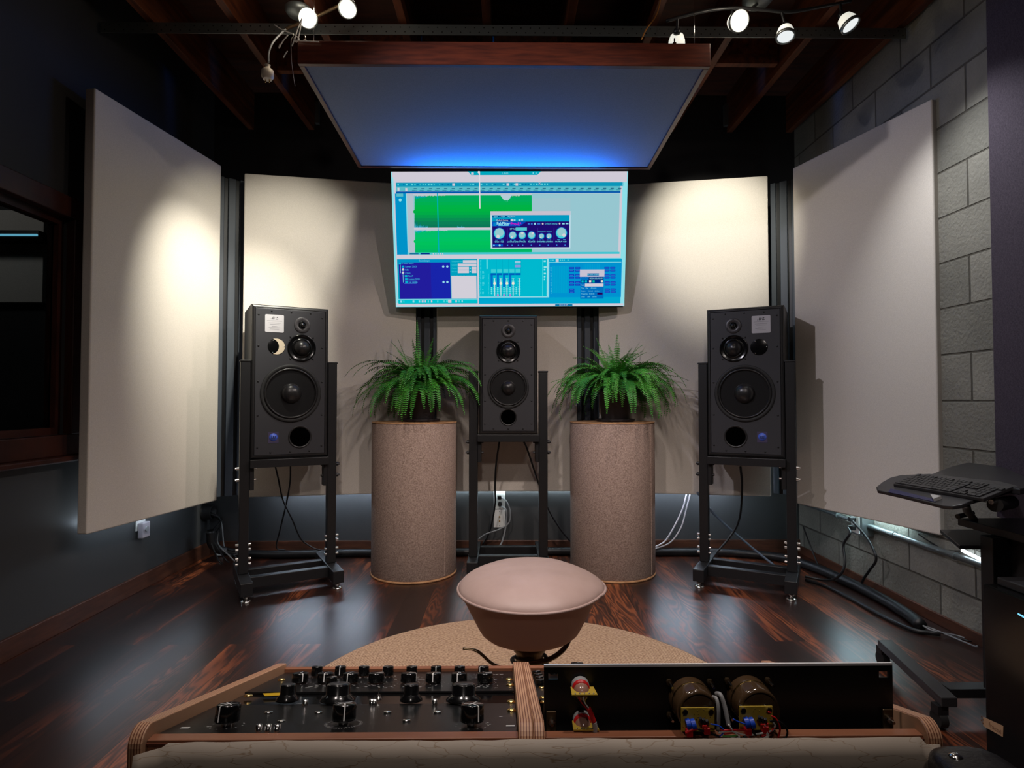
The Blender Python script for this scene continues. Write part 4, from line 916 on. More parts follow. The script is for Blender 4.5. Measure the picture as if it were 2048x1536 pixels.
def left_plates():
    for ya, yb, dz, m in ((.8035, .972, 0, M_FACE), (.9725, 1.07, -.004, mat('glossy_faceplate', (9, 9, 10), .12)), (1.0705, 1.2705, 0, M_FACE)):
        l0 = [V((XA, ya, pz(ya) + dz)), V((XB, ya, pz(ya) + dz)), V((XB, yb, pz(yb) + dz)), V((XA, yb, pz(yb) + dz))]
        mm_ = MB().loft([[p - pn * .003 for p in l0], l0])
        for f in lines.f:
            c_ = sum((lines.v[i] for i in f), V((0, 0, 0))) / 4
            if ya <= c_.y < yb + .0005: mm_.add([lines.v[i] + pn * dz for i in f], [(0, 1, 2, 3)], 1)
        mm_.build('control_panel', [m, M_MARK], con, fixn=False)
plate(RXA, XE - .001, .8035, .90, -.012); plate(RXA, XE - .001, 1.00, 1.2705)
MB().b2((RXA, .91, .25), (XE - .001, .99, pz(.99) - .05)).build('inner_tray', M_STEEL, con)
lines = MB()
def mark(p, w, h, rz=0, up=.0004):
    M = PFm(p, rz); lines.add([M @ V((a, b_, up)) for a, b_ in ((-w, -h), (w, -h), (w, h), (-w, h))], [(0, 1, 2, 3)], 0)
def knob(px, py, r, h, kind='plain', ang=0, z0=0.0, marks=True):
    p = onp(px, py); M = PFm(p)
    if kind == 'skirt':
        k = MB().lathe([(r * 1.0, 0), (r * 1.45, .002), (r * 1.45, .0045), (r * 1.02, .011), (r * .98, .012), (r * .96, h - .002), (r * .9, h), (0, h)], 28, M, cap=False)
        ko = k.build('knob', M_KNOB, con)
        MB().lathe([(r * .82, h), (r * .82, h + .0006), (0, h + .0006)], 24, M, cap=False).build('knob_cap', mat('grey_cap', (52, 52, 54), .3), ko)
        return
    base = .005 if kind == 'big' else .002
    k = MB(); k.lathe([(r * .93, base), (r, base + .0015), (r * .97, h - .002), (r * .93, h - .0004), (r * .86, h), (0, h)], 32, M, cap=False)
    ko = k.build('knob', M_KNOB, con)
    # pointer line over the top and down the side
    u = Matrix.Rotation(ang, 4, 'Z'); w = r * .045 + .00022
    pt = MB(); Mq = M @ u
    pt.add([Mq @ V(q) for q in ((-w, -r * .86, h + .0002), (w, -r * .86, h + .0002), (w, 0, h + .0002), (-w, 0, h + .0002))], [(0, 1, 2, 3)])
    pt.add([Mq @ V(q) for q in ((-w, -r * 1.01, base + .002), (w, -r * 1.01, base + .002), (w, -r * .99, h - .0015), (-w, -r * .99, h - .0015))], [(0, 1, 2, 3)])
    pt.add([Mq @ V(q) for q in ((-w, -r * .995, h - .0015), (w, -r * .995, h - .0015), (w, -r * .86, h + .0003), (-w, -r * .86, h + .0003))], [(0, 1, 2, 3)])
    if kind == 'big':
        for a in (PI / 3, 2 * PI / 3):
            R2 = Mq @ Matrix.Rotation(a, 4, 'Z'); pt.add([R2 @ V(q) for q in ((-w * .7, -r * .7, h + .0003), (w * .7, -r * .7, h + .0003), (w * .7, r * .7, h + .0003), (-w * .7, r * .7, h + .0003))], [(0, 1, 2, 3)])
    pt.build('pointer_line', M_MARK, ko, fixn=False)
    if kind == 'big':
        MB().lathe([(r * .45, 0), (r * .45, .0048)], 20, M).build('knob_nut', M_CHROME, ko)
    if marks:
        for k_ in range(9):
            a = math.radians(-230 + k_ * 32.5); q = p + pd * math.sin(a) * r * 1.35 + V((1, 0, 0)) * math.cos(a) * r * 1.35
            mark(q, .0011, .0004, 0)
knob(453, 1451, .0165, .027, 'big', -.35); knob(687, 1448, .0165, .026, 'big', .25); knob(944, 1451, .0165, .027, 'big', .6)
for px, r, h in ((574, .0125, .026), (675, .0195, .027), (822, .0125, .026), (927, .0195, .027)): knob(px, 1404, r, h, 'skirt')
for i, px in enumerate((599.5, 650, 701, 752, 817, 867, 918, 970)): knob(px, 1366, .0152, .018, 'plain', [.6, .1, -.2, 1.9, 1.3, .0, -.15, 1.8][i])
for i, px in enumerate((633, 680, 727, 775.5, 823, 872, 919, 967)): knob(px, 1353, .0112, .019, 'plain', [1.7, .1, 2.0, -1.1, 1.6, .05, 1.9, -.7][i])
knob(662, 1375, .010, .018, 'plain', 2, marks=False)
for px, py in ((537, 1427), (637, 1427), (562.5, 1444), (775, 1426), (813, 1443), (875, 1426)):
    MB().lathe([(.0055, 0), (.006, .001), (.006, .0022), (.0045, .003), (0, .003)], 20, PFm(onp(px, py)), cap=False).build('push_button', M_CHROME, con)
for px, py in ((517, 1464), (535.5, 1464), (553.5, 1464), (610, 1412), (743, 1411), (748, 1411), (869, 1411)):
    MB().lathe([(.0042, 0), (.0042, .009), (.0028, .009), (.0026, .004), (0, .004)], 16, PFm(onp(px, py)), cap=False).build('jack_bushing', M_CHROME, con)
Mt = PFm(onp(757, 1400)); ts = MB(); ts.lathe([(.005, 0), (.005, .003), (.003, .004), (.0024, .008)], 14, Mt); ts.lathe([(.001, .008), (.0016, .018), (.0012, .019), (0, .019)], 10, Mt, cap=False); ts.build('toggle_switch', M_CHROME, con)
for px, py in ((430, 1424), (452, 1424), (497, 1393), (563, 1361), (1018, 1360), (1020, 1371), (1022, 1405), (1023, 1422)):
    if px == 430: continue
    MB().lathe([(.007, 0), (.0072, .001), (.005, .0035), (.002, .004), (0, .0025)], 18, PFm(onp(px, py)), cap=False).build('panel_screw', M_BRASS, con)
# right module visible bits behind the raised panel
for px, py, r in ((1073, 1352, .009), (1076, 1358, .009), (1079, 1364, .009), (1081, 1370, .009)):
    knob(px, py, r, .010, 'plain', 2, marks=False)
for px, py in ((1084, 1376), (1086, 1396), (1088, 1405)): MB().lathe([(.006, 0), (.0062, .001), (.004, .003), (0, .003)], 16, PFm(onp(px, py)), cap=False).build('panel_screw', M_BRASS, con)
for px, r in ((1109, .011), (1155, .013), (1222, .008), (1286, .009), (1340, .010), (1352, .008), (1440, .010), (1456, .010)):
    knob(px, 1350, r, {1109: .016, 1155: .023, 1222: .020}.get(px, .0165), 'plain', 2, marks=False)
# silk screen: dotted scale, slots, dashes
pc = onp(687, 1448)
for k in range(44):
    a = 2 * PI * k / 44
    for rr in (.0235, .0255):
        q = pc + pd * math.sin(a) * rr + V((1, 0, 0)) * math.cos(a) * rr; mark(q, .00032, .00045, a)
for px, py, w in ((370, 1456, .006), (1021, 1452, .006)): mark(onp(px, py), w, .003)
rr_ = random.Random(4)
for k in range(150):
    px = rr_.uniform(585, 1005); py = rr_.choice([1349, 1356, 1359, 1371, 1374, 1376]); mark(onp(px, py) , rr_.uniform(.0006, .0028), .0007)
for px, py in ((415, 1454), (421, 1454), (975, 1449), (980, 1449), (976, 1446), (1003, 1434), (1000, 1434)): mark(onp(px, py), .0012, .0006)
for px, py in ((600, 1402), (606, 1404), (862, 1403), (868, 1405)): mark(onp(px, py), .006, .0006, .3)
left_plates()
MB().loft([[onp(525, 1388) + pn * .0005, onp(570, 1386) + pn * .0005, onp(570, 1391) + pn * .0005, onp(530, 1393) + pn * .0005], [onp(525, 1388) + pn * .001, onp(570, 1386) + pn * .001, onp(570, 1391) + pn * .001, onp(530, 1393) + pn * .001]]).build('yellow_label', mat('ochre_label', (196, 158, 20), .4), con)
# leather apron over the rear edge
def apron():
    m = MB(); x0 = at(264, 1500, .768).x; x1 = at(1884, 1500, .768).x; n = 120; zt = at(1000, 1480, .772).z; rows = 10; zb_ = zt - .20
    rd = random.Random(9); vs = []; fs = []
    def top(i):
        x = x0 + (x1 - x0) * i / n; e = 0
        if i < 5: e = -.012 * (1 - i / 5) - .004
        if i > n - 3: e = -.010
        return x, zt + e + .0012 * noise.noise(V((x * 30, 0, 0))) + .0022 * noise.noise(V((x * 6, 5, 0)))
    for j in range(rows + 1):
        for i in range(n + 1):
            x, z = top(i); t = j / rows
            y = .7720 - .007 * min(1, t * 6) - .003 * t * noise.noise(V((x * 9, 2, t * 2)))
            vs.append((x, y, z * (1 - t) + zb_ * t))
    for j in range(rows):
        for i in range(n): a = j * (n + 1) + i; fs.append((a, a + 1, a + n + 2, a + n + 1))
    m.add(vs, fs, 0, True)
    o = m.build('leather_apron', M_LEATHER, fixn=False); s = o.modifiers.new('thick', 'SOLIDIFY'); s.thickness = .0025; s.offset = 0
    tag(o, 'pale crackled leather apron draped along the rear edge of the console', 'leather cover')
apron()

# ================================================================ RAISED METER PANEL
def rack():
    yb = .832; z1 = at(1400, 1333, yb).z; z0 = at(1400, 1466, yb).z - .004
    x0 = at(1088, 1400, yb).x; x1 = at(1786, 1400, yb).x
    o = thing('meter_panel', ((x0 + x1) / 2, yb, z0), 'black rack panel stood upright on the console, its back and two meters facing the camera', 'rack panel')
    body = MB(); sl = .0085; sw_ = .013; sx0, sx1 = x0 + .006, x1 - .006; sz = z1 - .008
    # plate with slot cut-outs at the top corners: assemble strips around the slots
    body.b2((x0, yb, z0), (x1, yb + .003, sz - sl))
    body.b2((x0, yb, sz - sl), (sx0, yb + .003, z1)); body.b2((sx1, yb, sz - sl), (x1, yb + .003, z1))
    body.b2((sx0, yb, sz), (sx1, yb + .003, z1)); body.b2((sx0 + sw_, yb, sz - sl), (sx1 - sw_, yb + .003, sz))
    body.build('plate', mat('plate_black', (13, 13, 14), .4), o)
    MB().b2((x0, yb - .0001, z1), (x1, yb + .0031, z1 + .0034)).build('polished_edge', mat('polished_aluminium', (236, 236, 240), .35, .35), o)
    for x in (x0 + .003, x1 - .0165):
        MB().b2((x, yb - .004, z0 - .008), (x + .0135, yb - .0005, z0 + .036)).build('bracket', M_BRONZE, o, bevel=.001)
        for z in (z0 + .006, z0 + .024):
            MB().cyl((x + .007, yb - .016, z), (x + .007, yb - .004, z), .0022, 8).build('bolt', M_CHROME, o)
            MB().cyl((x + .007, yb - .009, z), (x + .007, yb - .004, z), .0048, 6).build('nut', M_CHROME, o)
    # meters
    for (px, py) in ((1378, 1395), (1494, 1392)):
        c = at(px, py, yb); cy = c - V((0, 0, 0)); R = .0285; d = .042
        RX = Matrix.Translation((c.x, yb, c.z)) @ Matrix.Rotation(PI / 2, 4, 'X')
        h = MB().lathe([(R, .0), (R, .012), (R * .98, .014), (R * .97, .034), (R * .9, .044), (R * .84, d - .003), (R * .80, d), (0, d)], 40, RX, cap=False).build('meter_housing', mat('amber_housing', (74, 56, 38), .14, spec=.8, coat=1), o)
        MB().lathe([(R * .99, .0145), (R * 1.0, .016), (R * .99, .0175)], 40, RX, cap=False).build('housing_seam', M_BRASS, h)
        for sx, sz_ in ((-1, .92), (1, .92), (-1, -.9)):
            MB().cyl((c.x + sx * R * .98, yb - .020, c.z + sz_ * R * .85), (c.x + sx * R * .98, yb - .0005, c.z + sz_ * R * .85), .0018, 8).build('bolt', M_CHROME, h)
            MB().cyl((c.x + sx * R * .98, yb - .006, c.z + sz_ * R * .85), (c.x + sx * R * .98, yb - .0005, c.z + sz_ * R * .85), .0042, 6).build('nut', M_BRONZE, h)
        # circuit board on the back of the meter
        y = yb - d - .006; bq = at(px + 17, py + 43, y); bx, bz = bq.x, bq.z; bw, bh = .0215, .0150
        pb = MB().b2((bx - bw, y - .0016, bz - bh), (bx + bw, y, bz + bh)).build('circuit_board', M_PCB, h)
        for sx in (-1, 1):
            MB().cyl((bx + sx * bw * .78, y - .004, bz + bh * .72), (bx + sx * bw * .78, y + .006, bz + bh * .72), .0036, 6).build('hex_nut', M_CHROME, h)
        for k in range(2): MB().lathe([(.0062, 0), (.0062, .005)], 18, Matrix.Translation((bx - bw * .75 + k * .0062, y - .004 - k * .001, bz - .005)) @ Matrix.Rotation(PI / 2 - .2, 4, 'Y') @ Matrix.Scale(1.1, 4)).build('trimmer', M_BLUEP, h)
        for k in range(3): MB().cyl((bx + .001 + k * .004, y - .009, bz + .006 - k * .0015), (bx + .0035 + k * .004, y - .0062, bz - .002 - k * .001), .0019, 10).build('capacitor', mat('capacitor_black', (26, 26, 30), .25), h)
        for xx, zz in ((-.013, -.0135), (.009, -.0105)): MB().b2((bx + xx - .004, y - .011, bz + zz - .0042), (bx + xx + .004, y - .002, bz + zz + .0042)).build('connector', M_RED, h, bevel=.001)
        rd = random.Random(px); dd = MB()
        for k in range(26): 
            q = V((bx + rd.uniform(-bw, bw) * .92, y - .0018, bz + rd.uniform(-bh, bh) * .9)); dd.box(q, (.0009, .0006, .0009))
        dd.build('solder_dot', M_CHROME, h)['kind'] = 'stuff'
    # lamp holders on the left
    for (px, py, py2) in ((1160, 1369, 1388), (1163, 1436, 1458)):
        c = at(px, py, yb); RX = Matrix.Translation((c.x, yb, c.z)) @ Matrix.Rotation(PI / 2 + .10, 4, 'X')
        h = MB().lathe([(.0122, .0), (.0122, .007), (.0118, .008)], 28, RX, cap=False).build('lamp_holder', M_GREYP, o)
        MB().lathe([(.0119, .007), (.0119, .0135), (.0105, .014)], 28, RX, cap=False).build('red_band', M_RED, h)
        MB().lathe([(.0106, .0135), (.0104, .019), (.0085, .023), (.006, .026), (.002, .028), (0, .0285)], 24, RX, cap=False).build('lens', mat('smoky_pink', (150, 112, 98), .2, coat=.6), h)
        q = c + V((.002, -.022, .0015))
        pcb = MB(); pcb.loft([[q + V((a, b_, b_ * -.10 + dz)) for a, b_ in ((-.017, -.012), (.017, -.012), (.0155, .016), (-.0155, .016))] for dz in (-.0016, 0)])
        pcb.build('circuit_board', M_PCB, h)
        for k in range(5): MB().lathe([(.0012, 0), (.0008, .0012), (0, .0013)], 8, Matrix.Translation(q + V((-.012 + k * .006, -.0095, .001))), cap=False).build('solder_joint', M_CHROME, h)
    def wire(pts, r, m, Y=None, nm='wire'):
        MB().tube([at(a, b_, (Y or .775) if len(p) == 2 else p[2]) for p in pts for a, b_ in [p[:2]]], r, 8).build(nm, m, o)
    MWh = M_WHITE; MRd = M_RED; MBk = M_CABLE; MBl = M_BLUEP; MGn = mat('green_wire', (90, 150, 70), .4)
    wire([(1148, 1395, .80), (1153, 1402, .80), (1165, 1412, .80), (1176, 1419, .80)], .0006, MBk); wire([(1157, 1395, .80), (1162, 1404, .80), (1174, 1418, .80)], .0008, MRd)
    wire([(1166, 1394, .80), (1169, 1404, .80), (1178, 1418, .80)], .0009, MWh); wire([(1174, 1395, .80), (1170, 1403, .80), (1177, 1418, .80)], .0007, M_PCB)
    wire([(1177, 1416, .80), (1182, 1428, .80), (1188, 1444, .80)], .0032, MRd, nm='heat_shrink'); wire([(1188, 1444, .80), (1190, 1454, .80), (1190, 1466, .80)], .0034, M_GREYP, nm='cable_sleeve')
    wire([(1426, 1394, .80), (1433, 1398, .79), (1437, 1420, .785), (1437, 1450, .785), (1436, 1462, .785)], .0024, M_GREYP, nm='cable_sleeve')
    wire([(1433, 1387, .80), (1441, 1390, .79), (1449, 1412, .785), (1456, 1445, .78), (1457, 1450, .78)], .0028, M_GREYP, nm='cable_sleeve')
    wire([(1457, 1449), (1466, 1462), (1478, 1472), (1475, 1477), (1462, 1476)], .0012, MWh)
    wire([(1421, 1448), (1438, 1452), (1448, 1462), (1440, 1472), (1432, 1473)], .0009, MBl)
    wire([(1437, 1466), (1460, 1462), (1490, 1470), (1515, 1468), (1542, 1462), (1550, 1452), (1546, 1444)], .0011, MWh)
    wire([(1440, 1461), (1470, 1460), (1500, 1460)], .0012, MRd); wire([(1445, 1472), (1465, 1472), (1476, 1470)], .0011, MGn)
    wire([(1448, 1468), (1468, 1466), (1488, 1470), (1500, 1476)], .0010, MRd); wire([(1396, 1458), (1412, 1464), (1430, 1470), (1440, 1474)], .0014, MBk)
    wire([(1466, 1438), (1478, 1444), (1495, 1449), (1510, 1448)], .0009, MBl)
    wire([(1543, 1432), (1552, 1438), (1560, 1456), (1556, 1478)], .0012, MRd); wire([(1540, 1442), (1560, 1444), (1574, 1460), (1572, 1474), (1560, 1480)], .0013, MBk)
    wire([(1536, 1446), (1530, 1462), (1524, 1472), (1538, 1466), (1552, 1452)], .0011, MRd)
    wire([(1503, 1450), (1506, 1464), (1512, 1471), (1505, 1460), (1510, 1448)], .0014, MBk); wire([(1488, 1472), (1505, 1484), (1516, 1486)], .0024, MBk)
    wire([(1514, 1486), (1528, 1480), (1535, 1470), (1533, 1462)], .0022, MWh); wire([(1530, 1450), (1536, 1464), (1534, 1474), (1520, 1481)], .0009, MWh)
    wire([(1372, 1466), (1378, 1462), (1388, 1458), (1394, 1456)], .0026, MRd, nm='connector')
rack()

# ================================================================ BLACK LEATHER ARMREST at lower right
def armrest():
    c = at(1922, 1522, .74)
    o = thing('armrest', c - V((0, 0, .09)), 'black leather armrest pad with a chrome stud at the lower right', 'armrest')
    m = MB(); N_ = 24
    loops = []
    for j in range(13):
        t = j / 12; y = .74 - .10 + t * .12; s = (1 - abs(2 * t - 1) ** 4) ** .5 * 1 + .02; w = .045 * s; h = .022 * s
        loops.append([V((c.x + w * math.copysign(abs(math.cos(a)) ** .6, math.cos(a)), y, c.z - .004 + h * math.copysign(abs(math.sin(a)) ** .7, math.sin(a)))) for a in [2 * PI * k / N_ for k in range(N_)]])
    m.loft(loops, 0, True); m.build('pad', mat('black_leather', (28, 26, 27), .38, bump=(180, .4, .002)), o)
    MB().lathe([(.008, 0), (.0075, .002), (.004, .004), (0, .0045)], 20, Matrix.Translation((at(1912, 1532, .72).x, .72, c.z + .016)) , cap=False).build('stud', M_CHROME, o)
    MB().cyl((c.x, .70, 0), (c.x, .70, c.z - .018), .014, 14).build('support_post', M_STEEL, o)
armrest()

# ================================================================ DESK AT RIGHT
def desk():
    o = thing('computer_desk', (1.65, 1.8, 0), 'black rolling computer desk with raised keyboard tray against the block wall', 'desk')
    # keyboard plane
    s = .79
    FL = at(1785, 966, 2.54 * s); FR = at(1966, 996, 2.15 * s); BRr = at(2031, 972, 2.17 * s)
    n = (FR - FL).cross(BRr - FL).normalized(); n = -n if n.z < 0 else n
    pt = FL - n * .012
    def tp(px, py, off=0.0): return onplane(px, py, pt + n * off, n)
    # tray outline
    out = [(1800, 950), (1780, 955), (1764, 964), (1752, 974), (1754, 980), (1800, 990), (1850, 1002), (1885, 1011), (1905, 1012), (1925, 1009), (1942, 1001), (1975, 992), (2010, 982), (2040, 972), (2000, 962), (1930, 955), (1860, 947)]
    P = [tp(a, b_) for a, b_ in out]; MB().loft([[p - n * .012 for p in P], P]).build('keyboard_tray', M_DARKPLY, o, bevel=.003)
    MB().loft([[tp(a, b_, -.0) + n * dz for a, b_ in ((1782, 978), (1868, 999), (1872, 1005), (1776, 985))] for dz in (.0004, .0016)]).build('blue_edge_lip', mat('navy_strip', (9, 16, 62), .25), o)
    ta = tp(1866, 1001) ; MB().loft([[ta + n * dz + (tp(a, b_) - ta) for a, b_ in ((1862, 994), (1884, 998), (1868, 1004))] for dz in (.0003, .010)]).build('clear_corner', M_GREYP, o)
    # upper surface behind the tray
    up = [(1858, 950), (1880, 941), (1905, 932), (1930, 926), (1950, 925), (1990, 927), (2030, 931), (2075, 934), (2085, 968), (2040, 978)]
    P = [grd(a, b_, .747) for a, b_ in up]
    P = [V((min(p.x, 1.885), p.y, p.z)) for p in P]
    MB().loft([[p - V((0, 0, .018)) for p in P], P]).build('raised_top', M_DARKPLY, o, bevel=.003)
    # desktop
    z = .60; a = grd(1915, 1036, z)
    MB().b2((a.x, 1.15, z - .024), (1.87, a.y, z)).build('desktop', M_DARKPLY, o, bevel=.002)
    # lower shelf
    z2 = .54; q = [grd(1880, 1059, z2), grd(1919, 1091, z2), grd(2020, 1092, z2), grd(2010, 1058, z2)]
    q = [V((min(p.x, 1.80), p.y, p.z)) for p in q]
    MB().loft([[p - V((0, 0, .012)) for p in q], q]).build('side_shelf', M_DARKPLY, o, bevel=.002)
    # column and legs
    xl = atx(1962, 1200, 1.50)
    MB().b2((1.500, xl.y - .05, .10), (1.56, xl.y, z - .0245)).build('leg', M_STEEL, o, bevel=.003)
    MB().b2((1.500, 1.20, .10), (1.56, 1.25, z - .0245)).build('leg', M_STEEL, o, bevel=.003)
    MB().b2((1.81, 1.20, .0), (1.86, xl.y, z - .0245)).build('leg', M_STEEL, o, bevel=.003)
    MB().b2((1.56, xl.y - .10, .22), (1.80, xl.y - .04, z - .025)).build('rear_panel', M_DARKPLY, o)
    # arm carrying the tray
    j0 = at(1932, 1012, 1.80); j1 = at(1948, 1036, 2.0)
    MB().tube([j0, at(1936, 1024, 1.88), V((j1.x, j1.y, .602))], .012, 10, flat=.5).build('tray_arm', M_GALV, o)
    MB().cyl(at(1915, 1033, 2.0), at(1945, 1026, 2.04), .008, 12).build('arm_knob', M_STEEL, o)
    MB().cyl(at(1990, 1010, 1.72), at(2022, 1004, 1.80), .020, 18).build('tilt_knob', M_RUBBER, o); MB().cyl(at(1982, 1004, 1.71), at(2006, 1003, 1.74), .007, 12).build('tilt_rod', M_CHROME, o)
    # foot beam
    zf = .10; f = [grd(1755, 1279, zf), grd(1783, 1279, zf), grd(1915, 1396, zf), grd(1883, 1396, zf)]
    MB().loft([[p - V((0, 0, .028)) for p in f], f]).build('foot_beam', M_DARKPLY, o, bevel=.002)
    g = grd(1900, 1385, .085)
    MB().b2((g.x + .0, g.y + .0, .066), (1.62, g.y + .05, .094)).build('cross_beam', M_STEEL, o, bevel=.002)
    for (px, py) in ((1765, 1290), (1878, 1405)):
        p = grd(px, py, .075); cst = MB().cyl((p.x - .012, p.y, .026), (p.x + .012, p.y, .026), .026, 20).build('caster', M_RUBBER, o, bevel=.003)
        MB().b2((p.x - .016, p.y - .018, .045), (p.x + .016, p.y + .014, .0715)).build('caster_fork', M_STEEL, cst)
    # keyboard
    k = thing('keyboard', FL, 'black full size keyboard lying on the tray of the desk', 'keyboard')
    BLk = FL + (BRr - FR)
    ex = (FR - FL).normalized(); L_ = (FR - FL).length; ey = (BRr - FR); ey = (ey - ex * ey.dot(ex)); Wd = ey.length; ey.normalize(); nn = ex.cross(ey).normalized(); nn = -nn if nn.z < 0 else nn
    def kp(u, v, h): return FL + ex * u + ey * v + nn * h
    MB().loft([[kp(a, b_, -.012) for a, b_ in ((0, 0), (L_, 0), (L_, Wd), (0, Wd))], [kp(a, b_, -.002) for a, b_ in ((.001, .001), (L_ - .001, .001), (L_ - .001, Wd - .001), (.001, Wd - .001))]]).build('case', M_DARKPLY, k, bevel=.002)
    km = mat('key_black', (30, 30, 32), .4); u0 = L_ / 23.2; v0 = (Wd - .010) / 6.4; cnt = 0
    def key(c, r_, w=1.0):
        nonlocal cnt
        u = .005 + c * u0; v = .005 + r_ * v0; g = .0011
        MB().loft([[kp(a, b_, -.0019) for a, b_ in ((u, v), (u + w * u0 - g, v), (u + w * u0 - g, v + v0 - g), (u, v + v0 - g))],
                   [kp(a, b_, .0016) for a, b_ in ((u + .0008, v + .0008), (u + w * u0 - g - .0008, v + .0008), (u + w * u0 - g - .0008, v + v0 - g - .0006), (u + .0008, v + v0 - g - .0006))]]).build('key', km, k)
        cnt += 1
    rows = {0: [1.25, 1.25, 1.25, 6.25, 1.25, 1.25, 1.25, 1.25], 1: [2.25] + [1] * 10 + [2.75], 2: [1.75] + [1] * 11 + [2.25], 3: [1.5] + [1] * 12 + [1.5], 4: [1] * 13 + [2], 5: [1, -.7] + [1] * 4 + [-.4] + [1] * 4 + [-.4] + [1] * 4 + [-.5]}
    for r_, ws in rows.items():
        c_ = 0
        for w in ws:
            if w > 0: key(c_, r_, w)
            c_ += abs(w)
    for r_ in (3, 4, 5):
        for j in range(3): key(15.4 + j, r_)
    for j in range(3): key(15.4 + j, 0)
    key(16.4, 1)
    for r_ in (1, 3):
        for j in range(3): key(18.8 + j, r_)
    for j in range(2): key(18.8 + j * 2, 0, 2 if j == 0 else 1)
    for j in range(3): key(18.8 + j, 2)
    for j in range(4): key(18.8 + j, 4)
    # tower
    x0 = 1.33; ya = atx(1966, 1200, 1.33).y
    zt = atx(1968, 1168, x0).z
    t = thing('computer_tower', (x0 + .1, 1.40, 0), 'black computer tower with a tan label under the desk', 'computer')
    ct_ = MB().b2((x0 - .0, 1.12, .03), (x0 + .155, ya, zt)).build('case', M_GLOSSBLACK, t, bevel=.004)
    for yy in (1.16, ya - .06):
        for xx in (x0 + .02, x0 + .135): MB().lathe([(.014, 0), (.016, .029)], 14, Matrix.Translation((xx, yy, 0))).build('foot', M_RUBBER, t)
    lp = [atx(a, b_, x0 - .0005) for a, b_ in ((1967, 1434), (2007, 1452), (2006, 1474), (1967, 1452))]
    lm = MB(); lm.loft([[p for p in lp], [p - V((.0008, 0, 0)) for p in lp]])
    # label writing reads from far to near
    c = (lp[0] + lp[2]) / 2; Mx = Matrix.Translation(c - V((.0012, 0, 0))) @ Matrix(((0, 0, -1, 0), (-1, 0, 0, 0), (0, 1, 0, 0), (0, 0, 0, 1)))
    lm.text('fractal', .017, Mx @ Matrix.Translation((.008, 0, 0)), 1)
    for dx, dz in ((-.036, .007), (-.031, .002), (-.037, -.003), (-.032, -.008)): lm.b2((-.003 + dx, -.0018 + dz, 0), (.0015 + dx, .0018 + dz, .0002), Mx, mi=1)
    lab(lm.build('label', [mat('tan_label', (176, 142, 112), .6), mat('label_print', (112, 76, 56), .6)], t, fixn=False), 'tan label with brown lettering')
    lp = [atx(a, b_, x0 - .0005) for a, b_ in ((2036, 1226), (2048, 1232), (2048, 1236), (2036, 1229))]
    MB().loft([lp, [p - V((.0006, 0, 0)) for p in lp]]).build('power_light', emat('blue_indicator', (120, 200, 240), 1.4), t)
    # thin device on the shelf between
    a1 = atx(1993, 1130, 1.36)
    tag(MB().b2((1.36, 1.16, zt + .001), (1.475, a1.y, zt + .022)).build('disc_drive', M_DARKPLY, bevel=.003), 'flat dark device lying on top of the computer tower', 'device')
desk()

# ================================================================ CABLES, OUTLETS
CC = lambda pts, Y: [at(a, b_, Y) for a, b_ in pts]
def cable(name, pts, r, m, label, cat='cable', group=None):
    return tag(MB().tube(pts, r, 10).build(name, m), label, cat, group)
HZ = .027
cable('cable_hose', [V((-1.80, 3.72, .2)), V((-1.79, 3.74, .10)), V((-1.7, 3.80, HZ + .02)), V((-1.5, 3.83, HZ)), V((-1.2, 3.84, HZ)), V((-.95, 3.86, HZ)), V((-.7, 3.85, HZ)), V((-.2, 3.875, HZ)), V((.4, 3.885, HZ)), V((.75, 3.85, HZ)), V((1.1, 3.86, HZ)), V((1.4, 3.84, HZ)), V((1.70, 3.72, HZ)), V((1.80, 3.5, HZ)), V((1.84, 3.2, HZ)), V((1.85, 2.95, HZ)), V((1.83, 2.72, HZ)), V((1.80, 2.60, HZ))], .026, M_CABLE, 'thick black cable hose along the foot of the back and right walls')
# loose ends
for k, (px, py) in enumerate(((1912, 1268), (1918, 1275), (1925, 1284))):
    e = grd(px + 30, py + 8, .01); e.x = min(e.x, 1.915)
    cable('cable_end', [V((1.80, 2.585, .03)), V((1.82 + .01 * k, 2.55, .02)), V((e.x - .02, e.y + .04 * (2 - k) * .3, .012)), e], .0035, [M_GCABLE, M_CABLE, M_GCABLE][k], 'loose grey and black leads fanning out of the near end of the hose', 'cable', 'leads out of the near hose end')
g_ = lambda px, py, z=.012: grd(px, py, z)
cable('cable', [g_(1612, 1160), g_(1650, 1172), g_(1700, 1196), g_(1760, 1230), g_(1820, 1258), g_(1862, 1266), g_(1880, 1268)], .009, M_CABLE, 'thin black cable on the floor in front of the hose')
cable('cable', [at(550, 930, 3.42), at(556, 955, 3.48), at(566, 1000, 3.6), at(585, 1040, 3.7), at(602, 1078, 3.78), at(625, 1095, 3.80), V((-1.15, 3.80, .058))], .0045, M_CABLE, 'thin black cord crossing to the right under the left loudspeaker')
cable('cable', [at(581, 930, 3.44), at(580, 965, 3.5), at(572, 1010, 3.65), at(560, 1060, 3.75), at(553, 1095, 3.79), V((-1.37, 3.80, .06))], .0045, M_CABLE, 'thin black cord crossing to the left under the left loudspeaker')
cable('cable', [at(1481, 934, 3.42), at(1484, 975, 3.5), at(1478, 1040, 3.6), at(1455, 1080, 3.62), at(1425, 1112, 3.60), g_(1405, 1128, .06)], .0065, M_CABLE, 'black cord hanging under the right loudspeaker')
cable('cable', [V((-.03, 3.55, zb - .05)), at(992, 930, 3.6), at(990, 975, 3.7), at(990, 1010, 3.80), at(980, 1060, 3.84), at(965, 1090, 3.84)], .0055, M_CABLE, 'black cord hanging at the left under the centre loudspeaker')
